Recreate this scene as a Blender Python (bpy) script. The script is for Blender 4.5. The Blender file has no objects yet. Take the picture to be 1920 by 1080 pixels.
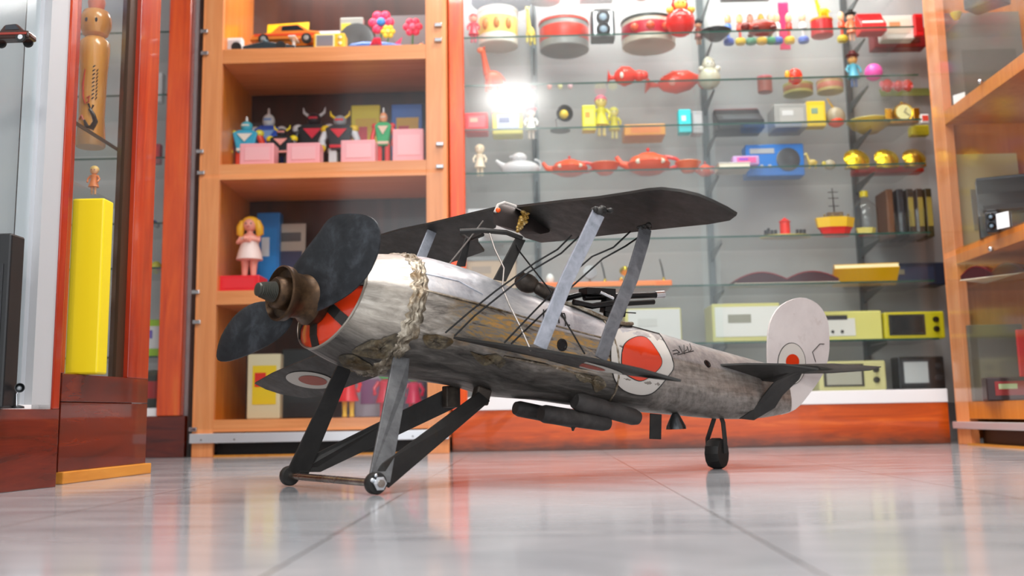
import bpy, bmesh, math, random
import numpy as np
from mathutils import Vector, Matrix
from mathutils.bvhtree import BVHTree

scene = bpy.context.scene
# ------------------------------------------------------------------ camera
H = 0.12; F = 1950.0; PY = 478.0
YAW, PIT, ROL = 0.02108817, 0.15254785, -0.01799806
FW = np.array([math.sin(-YAW)*math.cos(PIT), math.cos(YAW)*math.cos(PIT), math.sin(PIT)])
_r0 = np.array([math.cos(YAW), math.sin(YAW), 0.0]); _u0 = np.cross(_r0, FW)
RT = _r0*math.cos(ROL)+_u0*math.sin(ROL); UP = -_r0*math.sin(ROL)+_u0*math.cos(ROL)
C0 = np.array([0, 0, H])
cam_data = bpy.data.cameras.new('camera'); cam = bpy.data.objects.new('camera', cam_data)
scene.collection.objects.link(cam); scene.camera = cam
cam.matrix_world = Matrix(((RT[0], UP[0], -FW[0], 0), (RT[1], UP[1], -FW[1], 0), (RT[2], UP[2], -FW[2], H), (0, 0, 0, 1)))
cam_data.sensor_width = 36; cam_data.lens = F/1920*36; cam_data.shift_y = -(540-PY)/1920
cam_data.clip_start = 0.02; cam_data.clip_end = 50
cam_data.dof.use_dof = True; cam_data.dof.focus_distance = 1.98; cam_data.dof.aperture_fstop = 3.6

# ------------------------------------------------------------------ light, exposure
scene.view_settings.view_transform = 'Standard'; scene.view_settings.look = 'None'
scene.view_settings.exposure = 1.0; scene.view_settings.gamma = 1.0
scene.view_settings.use_curve_mapping = False
scene.cycles.transparent_max_bounces = 40
wd = bpy.data.worlds.new('shop_daylight'); scene.world = wd; wd.use_nodes = True
wd.node_tree.nodes['Background'].inputs[0].default_value = (0.93, 0.96, 1.0, 1)
wd.node_tree.nodes['Background'].inputs[1].default_value = 0.95

def area(name, loc, rot, sx, sy, power, col=(1, 0.97, 0.93)):
    l = bpy.data.lights.new(name, 'AREA'); l.shape = 'RECTANGLE'; l.size = sx; l.size_y = sy
    l.energy = power; l.color = col
    o = bpy.data.objects.new(name, l); scene.collection.objects.link(o); o.location = loc; o.rotation_euler = rot
    return o
area('ceiling_panel_light', (0.08, 1.5, 2.5), (0, 0, 0), 1.2, 0.5, 22)
area('ceiling_panel_light', (0.5, 2.9, 2.5), (0, 0, 0), 1.4, 0.4, 20)
area('ceiling_panel_light', (-0.14, -0.6, 2.5), (0, 0, 0), 0.42, 0.4, 26).data.shape = 'ELLIPSE'
area('cabinet_fill_light', (0.56, 3.66, 1.96), (0, 0, 0), 1.5, 0.06, 7.5, (1, 0.99, 0.97))  # unseen lamp added for bright upper shelves and dimmer lower ones
area('cabinet_fill_light', (-0.70, 3.55, 1.93), (0, 0, 0), 0.6, 0.05, 3.0, (1, 0.95, 0.9))  # another unseen lamp, added over the beech bays
area('cabinet_fill_light', (1.60, 2.9, 1.96), (0, 0, 0), 0.05, 0.9, 1.2, (1, 0.97, 0.95))  # unseen lamp added to lift the dark right-hand cabinet

# ------------------------------------------------------------------ pixel geometry (1920x1080 frame)
def ray(px, py): return FW+(px-960)/F*RT-(py-PY)/F*UP
def atY(px, py, Y): d = ray(px, py); return C0+d*(Y/d[1])
def atX(px, py, X): d = ray(px, py); return C0+d*(X/d[0])
def atZ(px, py, Z=0.0): d = ray(px, py); return C0+d*((Z-H)/d[2])
def proj(P):
    d = np.asarray(P, float)-C0; z = d@FW
    return 960+F*(d@RT)/z, PY-F*(d@UP)/z
def onshelf(px, Y, Z):
    x = atY(px, 400, Y)[0]
    for _ in range(4):
        q = proj((x, Y, Z)); x += (px-q[0])*Y/F
    return x
def planehit(px, py, p0, n):
    d = ray(px, py); return C0+d*((np.asarray(p0)-C0)@n/(d@n))

# ------------------------------------------------------------------ colours and materials
def lin(h):
    if not isinstance(h, str): return tuple(h)[:3]
    h = h.lstrip('#'); v = [int(h[i:i+2], 16)/255 for i in (0, 2, 4)]
    return tuple(((c+0.055)/1.055)**2.4 if c > 0.04045 else c/12.92 for c in v)
_M = {}
def mat(col, rough=0.4, metal=0.0, name=None, alpha=None, spec=0.5, coat=0.0):
    k = ('p', str(col), rough, metal, spec, coat)
    if k in _M: return _M[k]
    m = bpy.data.materials.new(name or 'paint'); m.use_nodes = True
    b = m.node_tree.nodes['Principled BSDF']
    b.inputs['Base Color'].default_value = (*lin(col), 1); b.inputs['Roughness'].default_value = rough
    b.inputs['Metallic'].default_value = metal; b.inputs['Specular IOR Level'].default_value = spec
    b.inputs['Coat Weight'].default_value = coat
    _M[k] = m; return m

class NT:
    def __init__(s, name):
        s.m = bpy.data.materials.new(name); s.m.use_nodes = True; s.t = s.m.node_tree
        s.b = s.t.nodes['Principled BSDF']; s.x = 0
    def n(s, typ, ins=None, **kw):
        nd = s.t.nodes.new(typ); s.x -= 40; nd.location = (s.x, 0)
        for k, v in kw.items(): setattr(nd, k, v)
        for k, v in (ins or {}).items():
            if isinstance(v, bpy.types.NodeSocket): s.t.links.new(v, nd.inputs[k])
            else: nd.inputs[k].default_value = v
        return nd
    def link(s, a, b): s.t.links.new(a, b)
    def coord(s, scale=(1, 1, 1), src='Object', rot=(0, 0, 0)):
        tc = s.n('ShaderNodeTexCoord'); mp = s.n('ShaderNodeMapping', {'Vector': tc.outputs[src], 'Scale': scale, 'Rotation': rot})
        return mp.outputs[0]
    def noise(s, v, scale=5, detail=4, rough=0.55, dist=0.0):
        return s.n('ShaderNodeTexNoise', {'Vector': v, 'Scale': scale, 'Detail': detail, 'Roughness': rough, 'Distortion': dist}).outputs['Fac']
    def ramp(s, f, stops):
        r = s.n('ShaderNodeValToRGB', {'Fac': f}); e = r.color_ramp.elements
        while len(e) < len(stops): e.new(0.5)
        for q, (p, c) in zip(e, stops):
            q.position = p; q.color = (*lin(c), 1) if not isinstance(c, (int, float)) else (c, c, c, 1)
        return r.outputs[0]
    def mix(s, f, a, b, blend='MIX'):
        nd = s.n('ShaderNodeMix', data_type='RGBA', blend_type=blend)
        for i, v in ((0, f), (6, a), (7, b)):
            if isinstance(v, bpy.types.NodeSocket): s.link(v, nd.inputs[i])
            elif i == 0: nd.inputs[0].default_value = v
            else: nd.inputs[i].default_value = (*lin(v), 1)
        return nd.outputs[2]
    def math(s, op, a, b=0.0, clamp=False):
        nd = s.n('ShaderNodeMath', operation=op, use_clamp=clamp)
        for i, v in ((0, a), (1, b)):
            if isinstance(v, bpy.types.NodeSocket): s.link(v, nd.inputs[i])
            else: nd.inputs[i].default_value = v
        return nd.outputs[0]
    def bump(s, h, strength=0.2, dist=0.005):
        nd = s.n('ShaderNodeBump', {'Height': h, 'Strength': strength, 'Distance': dist}); s.link(nd.outputs[0], s.b.inputs['Normal'])
    def out(s, col=None, rough=None, metal=None, coat=None):
        for k, v in (('Base Color', col), ('Roughness', rough), ('Metallic', metal), ('Coat Weight', coat)):
            if v is None: continue
            if isinstance(v, bpy.types.NodeSocket): s.link(v, s.b.inputs[k])
            elif k == 'Base Color': s.b.inputs[k].default_value = (*lin(v), 1)
            else: s.b.inputs[k].default_value = v
        return s.m

def wood(name, c1, c2, c3, scale=(14, 14, 1.2), rough=0.25, coat=0.4, bump=0.05):
    t = NT(name); v = t.coord(scale)
    f = t.noise(v, 2.2, 5, 0.6, 0.8); g = t.noise(t.coord((1.2, 1.2, 1.2)), 2.3, 3)
    col = t.ramp(f, [(0.3, c1), (0.55, c2), (0.75, c3)])
    col = t.mix(t.ramp(g, [(0.35, 0.0), (0.75, 0.45)]), col, c1)
    t.bump(f, bump, 0.002); return t.out(col, rough, 0, coat)
M_MAHOG = wood('mahogany_varnish', '#5e1404', '#8a2507', '#a63a0c', rough=0.22, coat=0.5)
M_MAHOGX = wood('mahogany_panel', '#451004', '#6b1d08', '#88300e', scale=(1.6, 1.6, 12), rough=0.25, coat=0.5)
M_REDW = wood('red_varnish', '#8a1f07', '#ab300c', '#bf4416', rough=0.22, coat=0.5)
M_ORW = wood('orange_varnish', '#c93c05', '#e9590c', '#f57a22', rough=0.22, coat=0.5)
def m_plinth():
    t = NT('orange_plinth'); f = t.noise(t.coord((1.5, 6, 16)), 2.2, 5, 0.6, 0.8)
    col = t.ramp(f, [(0.3, '#a63c08'), (0.55, '#cc520f'), (0.75, '#e46f24')])
    z = t.n('ShaderNodeSeparateXYZ', {'Vector': t.coord((1, 1, 1))}).outputs[2]     # black scuffing from mops along the foot
    e = t.math('ADD', z, t.math('MULTIPLY', t.math('SUBTRACT', t.noise(t.coord((5, 5, 20)), 3, 4, 0.6), 0.5), 0.05))
    m = t.n('ShaderNodeMapRange', {'Value': e, 'From Min': 0.052, 'From Max': 0.006}).outputs[0]
    return t.out(t.mix(t.math('MULTIPLY', m, 0.85), col, '#3a2c26'), 0.32, 0, 0.35)
M_PLINTH = m_plinth()
M_LAM = wood('beech_laminate', '#e08a50', '#f09c62', '#f6ab74', scale=(20, 20, 1.0), rough=0.4, coat=0.1, bump=0.02)
M_LAMX = wood('beech_laminate_cross', '#e08a50', '#f09c62', '#f6ab74', scale=(1.0, 20, 20), rough=0.4, coat=0.1, bump=0.02)
M_LAMD = wood('orange_laminate', '#c9701c', '#d9822c', '#e6923e', scale=(20, 20, 1), rough=0.35, coat=0.2, bump=0.02)
M_BACKW = wood('dark_back_board', '#2b1712', '#44241c', '#5a2e20', scale=(6, 6, 1), rough=0.3, coat=0.3)
M_KICK = wood('oak_kickboard', '#c57a22', '#dd9436', '#eaa84c', scale=(8, 1.2, 14), rough=0.45, coat=0.1)
M_DKBR = mat('#3a2412', 0.4, name='dark_brown_frame')
M_BLACK = mat('#0c0c0d', 0.5, name='black')
M_WHITE = mat('#f2f2f4', 0.35, name='white_enamel')
M_UPR = mat('#5f6568', 0.35, 0.5, name='grey_upright')
M_JAMB = mat('#b4b5b8', 0.4, name='pale_grey_jamb')
M_ALU = mat('#dfe3e8', 0.3, 0.6, name='aluminium')
M_CHROME = mat('#c8ccd0', 0.15, 1.0, name='chrome')
def m_glass():
    m = bpy.data.materials.new('clear_glass'); m.use_nodes = True; t = m.node_tree
    t.nodes.remove(t.nodes['Principled BSDF']); o = t.nodes['Material Output']
    tr = t.nodes.new('ShaderNodeBsdfTransparent'); tr.inputs[0].default_value = (0.975, 0.99, 0.985, 1)
    gl = t.nodes.new('ShaderNodeBsdfGlossy'); gl.inputs['Roughness'].default_value = 0.13
    fr = t.nodes.new('ShaderNodeFresnel'); fr.inputs[0].default_value = 1.45
    # a pane reflects where light enters it; the far side of the same pane only lets it out
    ge = t.nodes.new('ShaderNodeNewGeometry'); iv = t.nodes.new('ShaderNodeMath'); iv.operation = 'SUBTRACT'; iv.inputs[0].default_value = 1.0
    t.links.new(ge.outputs['Backfacing'], iv.inputs[1]); ml = t.nodes.new('ShaderNodeMath'); ml.operation = 'MULTIPLY'
    t.links.new(fr.outputs[0], ml.inputs[0]); t.links.new(iv.outputs[0], ml.inputs[1])
    m2 = t.nodes.new('ShaderNodeMath'); m2.operation = 'MULTIPLY'; m2.use_clamp = True; m2.inputs[1].default_value = 1.4; t.links.new(ml.outputs[0], m2.inputs[0])
    mx = t.nodes.new('ShaderNodeMixShader'); t.links.new(m2.outputs[0], mx.inputs[0]); t.links.new(tr.outputs[0], mx.inputs[1])
    t.links.new(gl.outputs[0], mx.inputs[2]); t.links.new(mx.outputs[0], o.inputs[0]); return m
M_GLASS = m_glass()
M_GEDGE = mat('#12463a', 0.15, name='green_glass_edge')
def m_wall():
    t = NT('painted_wall'); n = t.noise(t.coord((1, 1, 1)), 2.0, 4); return t.out(t.ramp(n, [(0.3, '#c4c3c4'), (0.7, '#dcdbdc')]), 0.55)
M_WALL = m_wall()
M_GREYIN = mat('#a9abae', 0.35, 0.2, name='grey_lining')
def m_floor():
    t = NT('marble_vinyl_tiles'); v = t.coord((1, 1, 1))
    sep = t.n('ShaderNodeSeparateXYZ', {'Vector': v})
    TW = 0.4205; X0 = 0.0
    # soft marble streaks
    a = t.noise(t.coord((1.1, 3.2, 1), rot=(0, 0, 0.25)), 2.6, 5, 0.55, 1.4)
    b = t.noise(t.coord((2.5, 2.5, 1)), 1.5, 3)
    c = t.noise(t.coord((5, 26, 1), rot=(0, 0, 0.18)), 2.4, 3, 0.6, 0.6)
    col = t.ramp(a, [(0.25, '#919296'), (0.45, '#a5a6aa'), (0.62, '#b1b1b4'), (0.8, '#bdbcbf')])
    col = t.mix(t.ramp(b, [(0.4, 0.0), (0.8, 0.5)]), col, '#a8a9ae')
    col = t.mix(t.ramp(c, [(0.68, 0.0), (0.80, 0.55)]), col, '#75757a')
    def seam(ax, off, w, hw):
        q = t.math('ADD', sep.outputs[ax], off); q = t.math('DIVIDE', q, w); q = t.math('FRACT', q)
        q = t.math('SUBTRACT', q, 0.5); q = t.math('ABSOLUTE', q); q = t.math('SUBTRACT', 0.5, q); q = t.math('MULTIPLY', q, w)
        return t.math('LESS_THAN', q, hw)
    s1 = seam('X', SEAMX, TW, 0.0016); s2 = seam('Y', SEAMY, TW, 0.0012)
    col = t.mix(t.math('MULTIPLY', s1, 0.75), col, '#55504c'); col = t.mix(t.math('MULTIPLY', s2, 0.3), col, '#6a6662')
    r = t.ramp(a, [(0.3, 0.10), (0.8, 0.16)])
    t.bump(t.noise(t.coord((1, 1, 1)), 7, 3), 0.015, 0.003)
    t.b.inputs['Specular IOR Level'].default_value = 0.5
    return t.out(col, r, 0, 0.0)

# ------------------------------------------------------------------ mesh builder
def rotm(rx=0, ry=0, rz=0):
    return Matrix.Rotation(rz, 3, 'Z') @ Matrix.Rotation(ry, 3, 'Y') @ Matrix.Rotation(rx, 3, 'X')
WINV = {}
class MB:
    def __init__(s): s.v = []; s.f = []; s.mi = []; s.k = 0
    def add(s, vs, fs, mi=None):
        o = len(s.v); s.v += [tuple(float(c) for c in v) for v in vs]; s.f += [tuple(i+o for i in f) for f in fs]
        s.mi += [s.k if mi is None else mi]*len(fs); return s
    def box(s, c, d, R=None, mi=None):
        hx, hy, hz = d[0]/2, d[1]/2, d[2]/2
        P = [Vector((x, y, z)) for x in (-hx, hx) for y in (-hy, hy) for z in (-hz, hz)]
        if R is not None: P = [R @ p for p in P]
        P = [p+Vector(c) for p in P]
        return s.add(P, [(0, 1, 3, 2), (4, 6, 7, 5), (0, 4, 5, 1), (2, 3, 7, 6), (0, 2, 6, 4), (1, 5, 7, 3)], mi)
    def span(s, a, b, mi=None):
        return s.box([(a[i]+b[i])/2 for i in range(3)], [abs(b[i]-a[i]) for i in range(3)], mi=mi)
    def rings(s, R, cap=True, mi=None, close=True):
        n = len(R[0]); vs = [p for r in R for p in r]; fs = []
        for i in range(len(R)-1):
            for j in range(n if close else n-1):
                k = (j+1) % n; fs.append((i*n+j, i*n+k, (i+1)*n+k, (i+1)*n+j))
        if cap: fs.append(tuple(range(n-1, -1, -1))); fs.append(tuple(range((len(R)-1)*n, len(R)*n)))
        return s.add(vs, fs, mi)
    def tube(s, path, r, n=10, cap=True, mi=None):
        P = [Vector(p) for p in path]; rr = r if isinstance(r, (list, tuple)) else [r]*len(P)
        up = None; R = []
        for i, p in enumerate(P):
            d = (P[min(i+1, len(P)-1)]-P[max(i-1, 0)]).normalized()
            if up is None:
                up = Vector((0, 0, 1)) if abs(d.z) < 0.9 else Vector((1, 0, 0))
            a = d.cross(up).normalized(); up = a.cross(d).normalized()
            R.append([p+(a*math.cos(t)+up*math.sin(t))*rr[i] for t in [2*math.pi*j/n for j in range(n)]])
        return s.rings(R, cap, mi)
    def lathe(s, prof, o=(0, 0, 0), axis=(0, 0, 1), n=20, mi=None, sx=1.0, sy=1.0):
        ax = Vector(axis).normalized(); q = ax.to_track_quat('Z', 'Y').to_matrix(); R = []
        for r, z in prof:
            r = max(r, 1e-5)
            R.append([q @ Vector((r*math.cos(t)*sx, r*math.sin(t)*sy, z))+Vector(o) for t in [2*math.pi*j/n for j in range(n)]])
        return s.rings(R, True, mi)
    def sph(s, c, r, n=14, m=9, mi=None, R=None):
        rx, ry, rz = (r, r, r) if not isinstance(r, (tuple, list)) else r; Q = []
        for i in range(m+1):
            a = -math.pi/2+math.pi*i/m; cr = max(math.cos(a), 1e-4); z = math.sin(a)
            ring = [Vector((cr*math.cos(t)*rx, cr*math.sin(t)*ry, z*rz)) for t in [2*math.pi*j/n for j in range(n)]]
            if R is not None: ring = [R @ p for p in ring]
            Q.append([p+Vector(c) for p in ring])
        return s.rings(Q, True, mi)
    def prism(s, top, off, mi=None):
        n = len(top); o = Vector(off); t = [Vector(p) for p in top]; b = [p+o for p in t]
        fs = [tuple(range(n)), tuple(range(2*n-1, n-1, -1))]+[(i, i+n, (i+1) % n+n, (i+1) % n) for i in range(n)]
        return s.add(t+b, fs, mi)
    def build(s, name, m, parent=None, smooth=None, bevel=0.0, label=None, seg=2):
        me = bpy.data.meshes.new(name); vs = s.v
        Mi = WINV.get(parent.name) if parent is not None else None
        if Mi is not None: vs = [tuple(Mi @ Vector(v)) for v in vs]
        me.from_pydata(vs, [], s.f)
        ms = m if isinstance(m, (list, tuple)) else [m]
        for x in ms: me.materials.append(x)
        if len(ms) > 1: me.polygons.foreach_set('material_index', s.mi)
        bm = bmesh.new(); bm.from_mesh(me); bmesh.ops.recalc_face_normals(bm, faces=bm.faces); bm.to_mesh(me); bm.free()
        if smooth: me.shade_smooth() if False else [setattr(p, 'use_smooth', True) for p in me.polygons]
        if smooth and smooth is not True: me.set_sharp_from_angle(angle=smooth)
        elif smooth: me.set_sharp_from_angle(angle=math.radians(42))
        o = bpy.data.objects.new(name, me); scene.collection.objects.link(o)
        if parent is not None:
            o.parent = parent
            if Mi is not None: WINV[o.name] = Mi
        if bevel:
            bv = o.modifiers.new('edge', 'BEVEL'); bv.width = bevel; bv.segments = seg; bv.limit_method = 'ANGLE'; bv.angle_limit = 0.7
        if label: o['label'] = label
        return o

def thing(name, label, cat, loc=(0, 0, 0), rz=0.0, group=None, world=False, sc=1.0):
    o = bpy.data.objects.new(name, None); scene.collection.objects.link(o); o.empty_display_size = 0.02
    o.location = [float(c) for c in loc]; o.rotation_euler = (0, 0, rz); o.scale = (sc, sc, sc)
    o['label'] = label; o['category'] = cat
    if group: o['group'] = group
    if world:
        M = Matrix.Translation(Vector(o.location)) @ Matrix.Rotation(rz, 4, 'Z'); M = M.inverted()
        WINV[o.name] = M
    return o
def struct(name, mb, m, **k):
    o = mb.build(name, m, **k); o['kind'] = 'structure'; return o
def top(o, label, cat, group=None):
    o['label'] = label; o['category'] = cat
    if group: o['group'] = group
    return o
# ------------------------------------------------------------------ room shell
YW = 3.515          # front plane of the centre cabinet
YB = 3.86           # back of the centre cabinet
YL = 3.44           # front plane of the beech cabinet
XR = 1.362          # front plane of the right-hand cabinet
pA = atZ(1161.7, 864); SEAMX = -pA[0]+0.4205/2*0; SEAMY = 0.12
struct('floor', MB().span((-2.2, -1.5, -0.05), (2.2, 4.1, 0)), m_floor())
struct('wall_back', MB().span((-2.2, 4.0, 0), (2.2, 4.1, 2.7)), M_WALL)
struct('wall_left', MB().span((-2.2, -1.5, 0), (-2.1, 4.0, 2.7)), M_WALL)
struct('wall_right', MB().span((2.1, -1.5, 0), (2.2, 4.0, 2.7)), M_WALL)
struct('ceiling', MB().span((-2.2, -1.5, 2.7), (2.2, 4.1, 2.75)), mat('#e8e8e8', 0.8))

M_BACKP = mat('#a9a9aa', 0.45, name='grey_back_panel')
def glass_shelf(parent, x0, x1, y0, y1, z, th=0.006):
    g = MB().span((x0, y0, z-th), (x1, y1, z)).build('glass_shelf', M_GLASS, parent)
    MB().span((x0, y0-0.0012, z-th), (x1, y0, z)).build('polished_edge', M_GEDGE, g)
    return g
def zat(py, Y=YW, px=1150): return float(atY(px, py, Y)[2])

# --- centre cabinet ------------------------------------------------
XC0 = float(atY(846, 600, YW)[0]); XC0b = float(atY(873, 395, YW)[0]); XC1 = XR+0.0
cc = thing('display_cabinet', 'wide tall glass-fronted display cabinet with orange wooden frame and glass shelves of toys', 'cabinet', ((XC0+XC1)/2, YW, 0), world=True)
zp = zat(757, YW, 1600); zs = zat(732, YW, 1600)
MB().span((XC0, YW, 0), (XC1, YW+0.03, zp)).build('plinth', M_PLINTH, cc, bevel=0.002)
MB().span((XC0b, YW-0.004, zp), (XC1, YW+0.36, zs)).build('sill', M_WHITE, cc, bevel=0.002, label='white painted sill')
MB().span((XC0, YW-0.012, zp), (XC0b, YW+0.03, 2.05)).build('frame_post', M_ORW, cc, bevel=0.003)
MB().span((XC0, YW-0.012, 2.0), (XC1, YW+0.36, 2.06)).build('top_board', M_ORW, cc, bevel=0.003)
MB().span((XC0, YB, zp), (XC1+0.4, YB+0.02, 2.0)).build('back_panel', M_BACKP, cc)
MB().span((XC0, YW+0.03, zp), (XC0+0.018, YB, 2.0)).build('side_panel', M_WHITE, cc)
SH = {}
for k, y in zip('ZABCDEFG', (-25, 63, 153, 236, 318, 447, 537, 645)):
    SH[k] = zat(y, YW+0.03)
    glass_shelf(cc, XC0b, XC1, YW+0.03, YW+0.33, SH[k])
SH['H'] = zs
for px in (1005, 1325, 1600):          # upright slotted rails on the back panel
    x = float(atY(px, 300, YB)[0])
    MB().span((x-0.012, YB-0.012, zs), (x+0.012, YB, 2.0)).build('shelf_upright', M_UPR, cc)
    for k in 'ZABCDEFG':
        MB().prism([(x-0.002, YB-0.012, SH[k]-0.008), (x-0.002, YW+0.12, SH[k]-0.008), (x-0.002, YW+0.12, SH[k]-0.014), (x-0.002, YB-0.012, SH[k]-0.045)], (0.004, 0, 0)).build('shelf_bracket', M_UPR, cc)
xm = float(atY(1325, 300, YW)[0])
MB().span((XC0b, YW+0.004, zs+0.004), (xm+0.03, YW+0.009, 2.0)).build('sliding_glass_door', M_GLASS, cc)
MB().span((xm-0.03, YW+0.014, zs+0.004), (XC1, YW+0.019, 2.0)).build('sliding_glass_door', M_GLASS, cc)

# --- beech laminate cabinet on the left ----------------------------
def xl(px, py=600): return float(atY(px, py, YL)[0])
def zl(py, px=430): return float(atY(px, py, YL)[2])
xa, xb, xc, xd = xl(359, 830), xl(402, 700), xl(800, 500), xl(842, 800)
lc = thing('display_cabinet', 'beech laminate cabinet with four open bays of toys behind hinged glass', 'cabinet', ((xa+xd)/2, YL, 0), world=True)
zt = 2.02
MB().span((xa, YL, 0.0), (xb, YL+0.02, zt)).build('frame_post', M_LAM, lc, bevel=0.0015)
MB().span((xc, YL, 0.0), (xd, YL+0.02, zt)).build('frame_post', M_LAM, lc, bevel=0.0015)
MB().span((xa, YL+0.021, 0.05), (xa+0.02, YL+0.38, zt)).build('side_panel', M_LAM, lc)
MB().span((xb-0.003, YL+0.021, 0.05), (xb, YL+0.38, zt)).build('inner_panel', M_LAMD, lc)
MB().span((xd-0.02, YL+0.021, 0.05), (xd, YL+0.38, zt)).build('side_panel', M_LAM, lc)
MB().span((xc, YL+0.021, 0.05), (xc+0.003, YL+0.38, zt)).build('inner_panel', M_LAMD, lc)
MB().span((xa, YL+0.38, 0.05), (xd, YL+0.40, zt)).build('back_panel', M_BACKW, lc)
MB().span((xa, YL, zt), (xd, YL+0.40, zt+0.03)).build('top_board', M_LAMX, lc)
LS = []
for yt, yb in ((92, 119), (308, 337), (545, 571), (787, 810)):
    z1, z0 = zl(yt), zl(yb); LS.append(z1)
    MB().span((xb, YL+0.001, z0), (xc, YL+0.37, z1)).build('shelf', M_LAMX, lc, bevel=0.001)
zr1, zr0 = zl(811, 500), zl(829, 500)
r = MB().span((xa-0.003, YL-0.016, zr0), (xd+0.0, YL-0.001, zr1)).build('bottom_rail', M_ALU, lc, bevel=0.002, label='white metal rail')
for px in (380, 442, 602, 775):
    x = xl(px, 822); MB().lathe([(0.0025, 0), (0.0025, 0.002), (0.001, 0.003)], (x, YL-0.0155, (zr0*0.65+zr1*0.35)), (0, -1, 0), 10).build('screw', M_DKBR, r)
MB().span((xb, YL+0.05, 0.0), (xc, YL+0.06, zr0)).build('foot_board', M_BLACK, lc)  # black board paints the shade of the gap under the cabinet
MB().span((xb-0.02, YL+0.008, 0.0), (xc+0.02, YL+0.03, 0.006)).build('floor_batten', M_KICK, lc)
for z0, z1, n in ((LS[1]+0.01-0.045, LS[0]+0.32, 0), (LS[3]-0.03, LS[1]-0.048, 1)):
    MB().span((xa+0.012, YL-0.008, z0), (xd-0.012, YL-0.003, z1)).build('glass_door', M_GLASS, lc)
for px, py in ((385, 101), (384, 60), (376, 285), (378, 325), (368, 548), (370, 604), (363, 805), (822, 48), (822, 76), (825, 271), (825, 313)):
    p = atY(px, py, YL)
    h = MB().box((p[0], YL-0.006, p[2]), (0.026, 0.011, 0.013)).build('hinge', M_CHROME, lc, bevel=0.002)

# --- right cabinet, front along Y ---------------------------------
YE = float(atX(1797, 834, XR)[1])
rc = thing('display_cabinet', 'orange laminate display cabinet standing side-on, its front facing across the room', 'cabinet', (XR, YE, 0), world=True)
def zx(px, py): return float(atX(px, py, XR)[2])
Y0 = 1.9
yp = YE-0.10
MB().span((XR, yp, 0.0), (XR+0.03, YE, 2.03)).build('frame_post', M_LAM, rc, bevel=0.002)
MB().span((XR+0.03, YE-0.025, 0.02), (XR+0.42, YE, 2.03)).build('end_panel', M_LAMD, rc)
MB().span((XR+0.42, Y0, 0.0), (XR+0.44, YE, 2.03)).build('back_panel', M_BACKW, rc)
MB().span((XR, Y0, 0.0), (XR+0.42, Y0+0.03, 2.03)).build('end_panel', M_LAMD, rc)
MB().span((XR, Y0, 2.03), (XR+0.44, YE, 2.06)).build('top_board', M_LAM, rc)
RS = []
for (px, yt, yb) in ((1750, 224, 249), (1780, 473, 500), (1793, 754, 785)):
    z1, z0 = zx(px, yt), zx(px, yb); RS.append(z1)
    MB().span((XR+0.001, Y0+0.03, z0), (XR+0.40, yp, z1)).build('shelf', M_LAMD, rc, bevel=0.001)
MB().span((XR-0.014, Y0, zx(1785, 803)), (XR-0.001, YE+0.0, zx(1785, 790))).build('bottom_rail', M_ALU, rc, bevel=0.002, label='white metal rail')
MB().span((XR+0.04, Y0, 0.0), (XR+0.05, yp, zx(1785, 803))).build('foot_board', M_DKBR, rc)
MB().span((XR-0.01, Y0, 0.0), (XR+0.02, yp, 0.006)).build('floor_batten', M_KICK, rc)
glass_shelf(rc, XR+0.03, XR+0.38, Y0+0.05, yp+0.05, zx(1755, 60))
glass_shelf(rc, XR+0.03, XR+0.38, Y0+0.05, YE-0.03, RS[1]-0.12)
MB().span((XR-0.008, Y0+0.02, RS[2]), (XR-0.003, YE-0.03, RS[1]-0.02)).build('glass_door', M_GLASS, rc)
MB().span((XR-0.008, Y0+0.02, RS[1]+0.0), (XR-0.003, YE-0.03, 2.0)).build('glass_door', M_GLASS, rc)
for px, py in ((1838, 153), (1858, 467)):
    p = atX(px, py, XR-0.006); MB().sph(p, 0.008).build('door_knob', M_CHROME, rc, smooth=True)

# --- mahogany cabinets on the far left -----------------------------
q0, q1 = atZ(107, 908.7), atZ(272, 888); q2, q3 = atZ(0, 924.7), atZ(104.4, 913)
def face(a, b, u0, u1, z0, z1, t0=0.0, t1=0.02):
    """slab on a vertical face running from a to b (floor points); u in metres along it, t depth into the cabinet"""
    a = np.array(a[:2]); b = np.array(b[:2]); d = (b-a)/np.linalg.norm(b-a); n = np.array([-d[1], d[0]])
    P = [a+d*u+n*t for u, t in ((u0, t0), (u1, t0), (u1, t1), (u0, t1))]
    return MB().prism([(p[0], p[1], z0) for p in P], (0, 0, z1-z0))
def hitface(px, py, a, b):
    a = np.array([a[0], a[1], 0]); b = np.array([b[0], b[1], 0]); d = (b-a)/np.linalg.norm(b-a); n = np.array([-d[1], d[0], 0])
    P = planehit(px, py, a, n); return float((P-a)@d), float(P[2])
# section B (window on to the kokeshi doll)
qa, qb = q0.copy(), q1.copy()
LB = float(np.linalg.norm((qb-qa)[:2]))
cb = thing('display_cabinet', 'dark mahogany cabinet section with tall window, large wooden doll inside, oak strip at its foot', 'cabinet', tuple((qa+qb)/2), world=True)
zk0 = hitface(190, 877, qa, qb)[1]
face(qa, qb, -0.0, LB+0.006, 0, zk0, -0.012, 0.01).build('foot_board', M_KICK, cb, bevel=0.002, label='light oak kickboard')
u_l0, u_l1 = hitface(113, 720, qa, qb)[0], hitface(122, 690, qa, qb)[0]
u_r0, u_r1 = hitface(240, 712, qa, qb)[0], hitface(262, 712, qa, qb)[0]
zw0 = hitface(178, 704, qa, qb)[1]
zseam = hitface(190, 755, qa, qb)[1]
face(qa, qb, 0.0, LB, zk0, zseam-0.0008, 0, 0.02).build('lower_panel', M_MAHOGX, cb, bevel=0.001)
face(qa, qb, 0.0, LB, zseam+0.0008, zw0, 0, 0.02).build('window_sill_rail', M_MAHOGX, cb, bevel=0.001)
face(qa, qb, -0.035, u_l1, zw0, 2.1, 0, 0.03).build('frame_post', M_REDW, cb, bevel=0.002)
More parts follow.
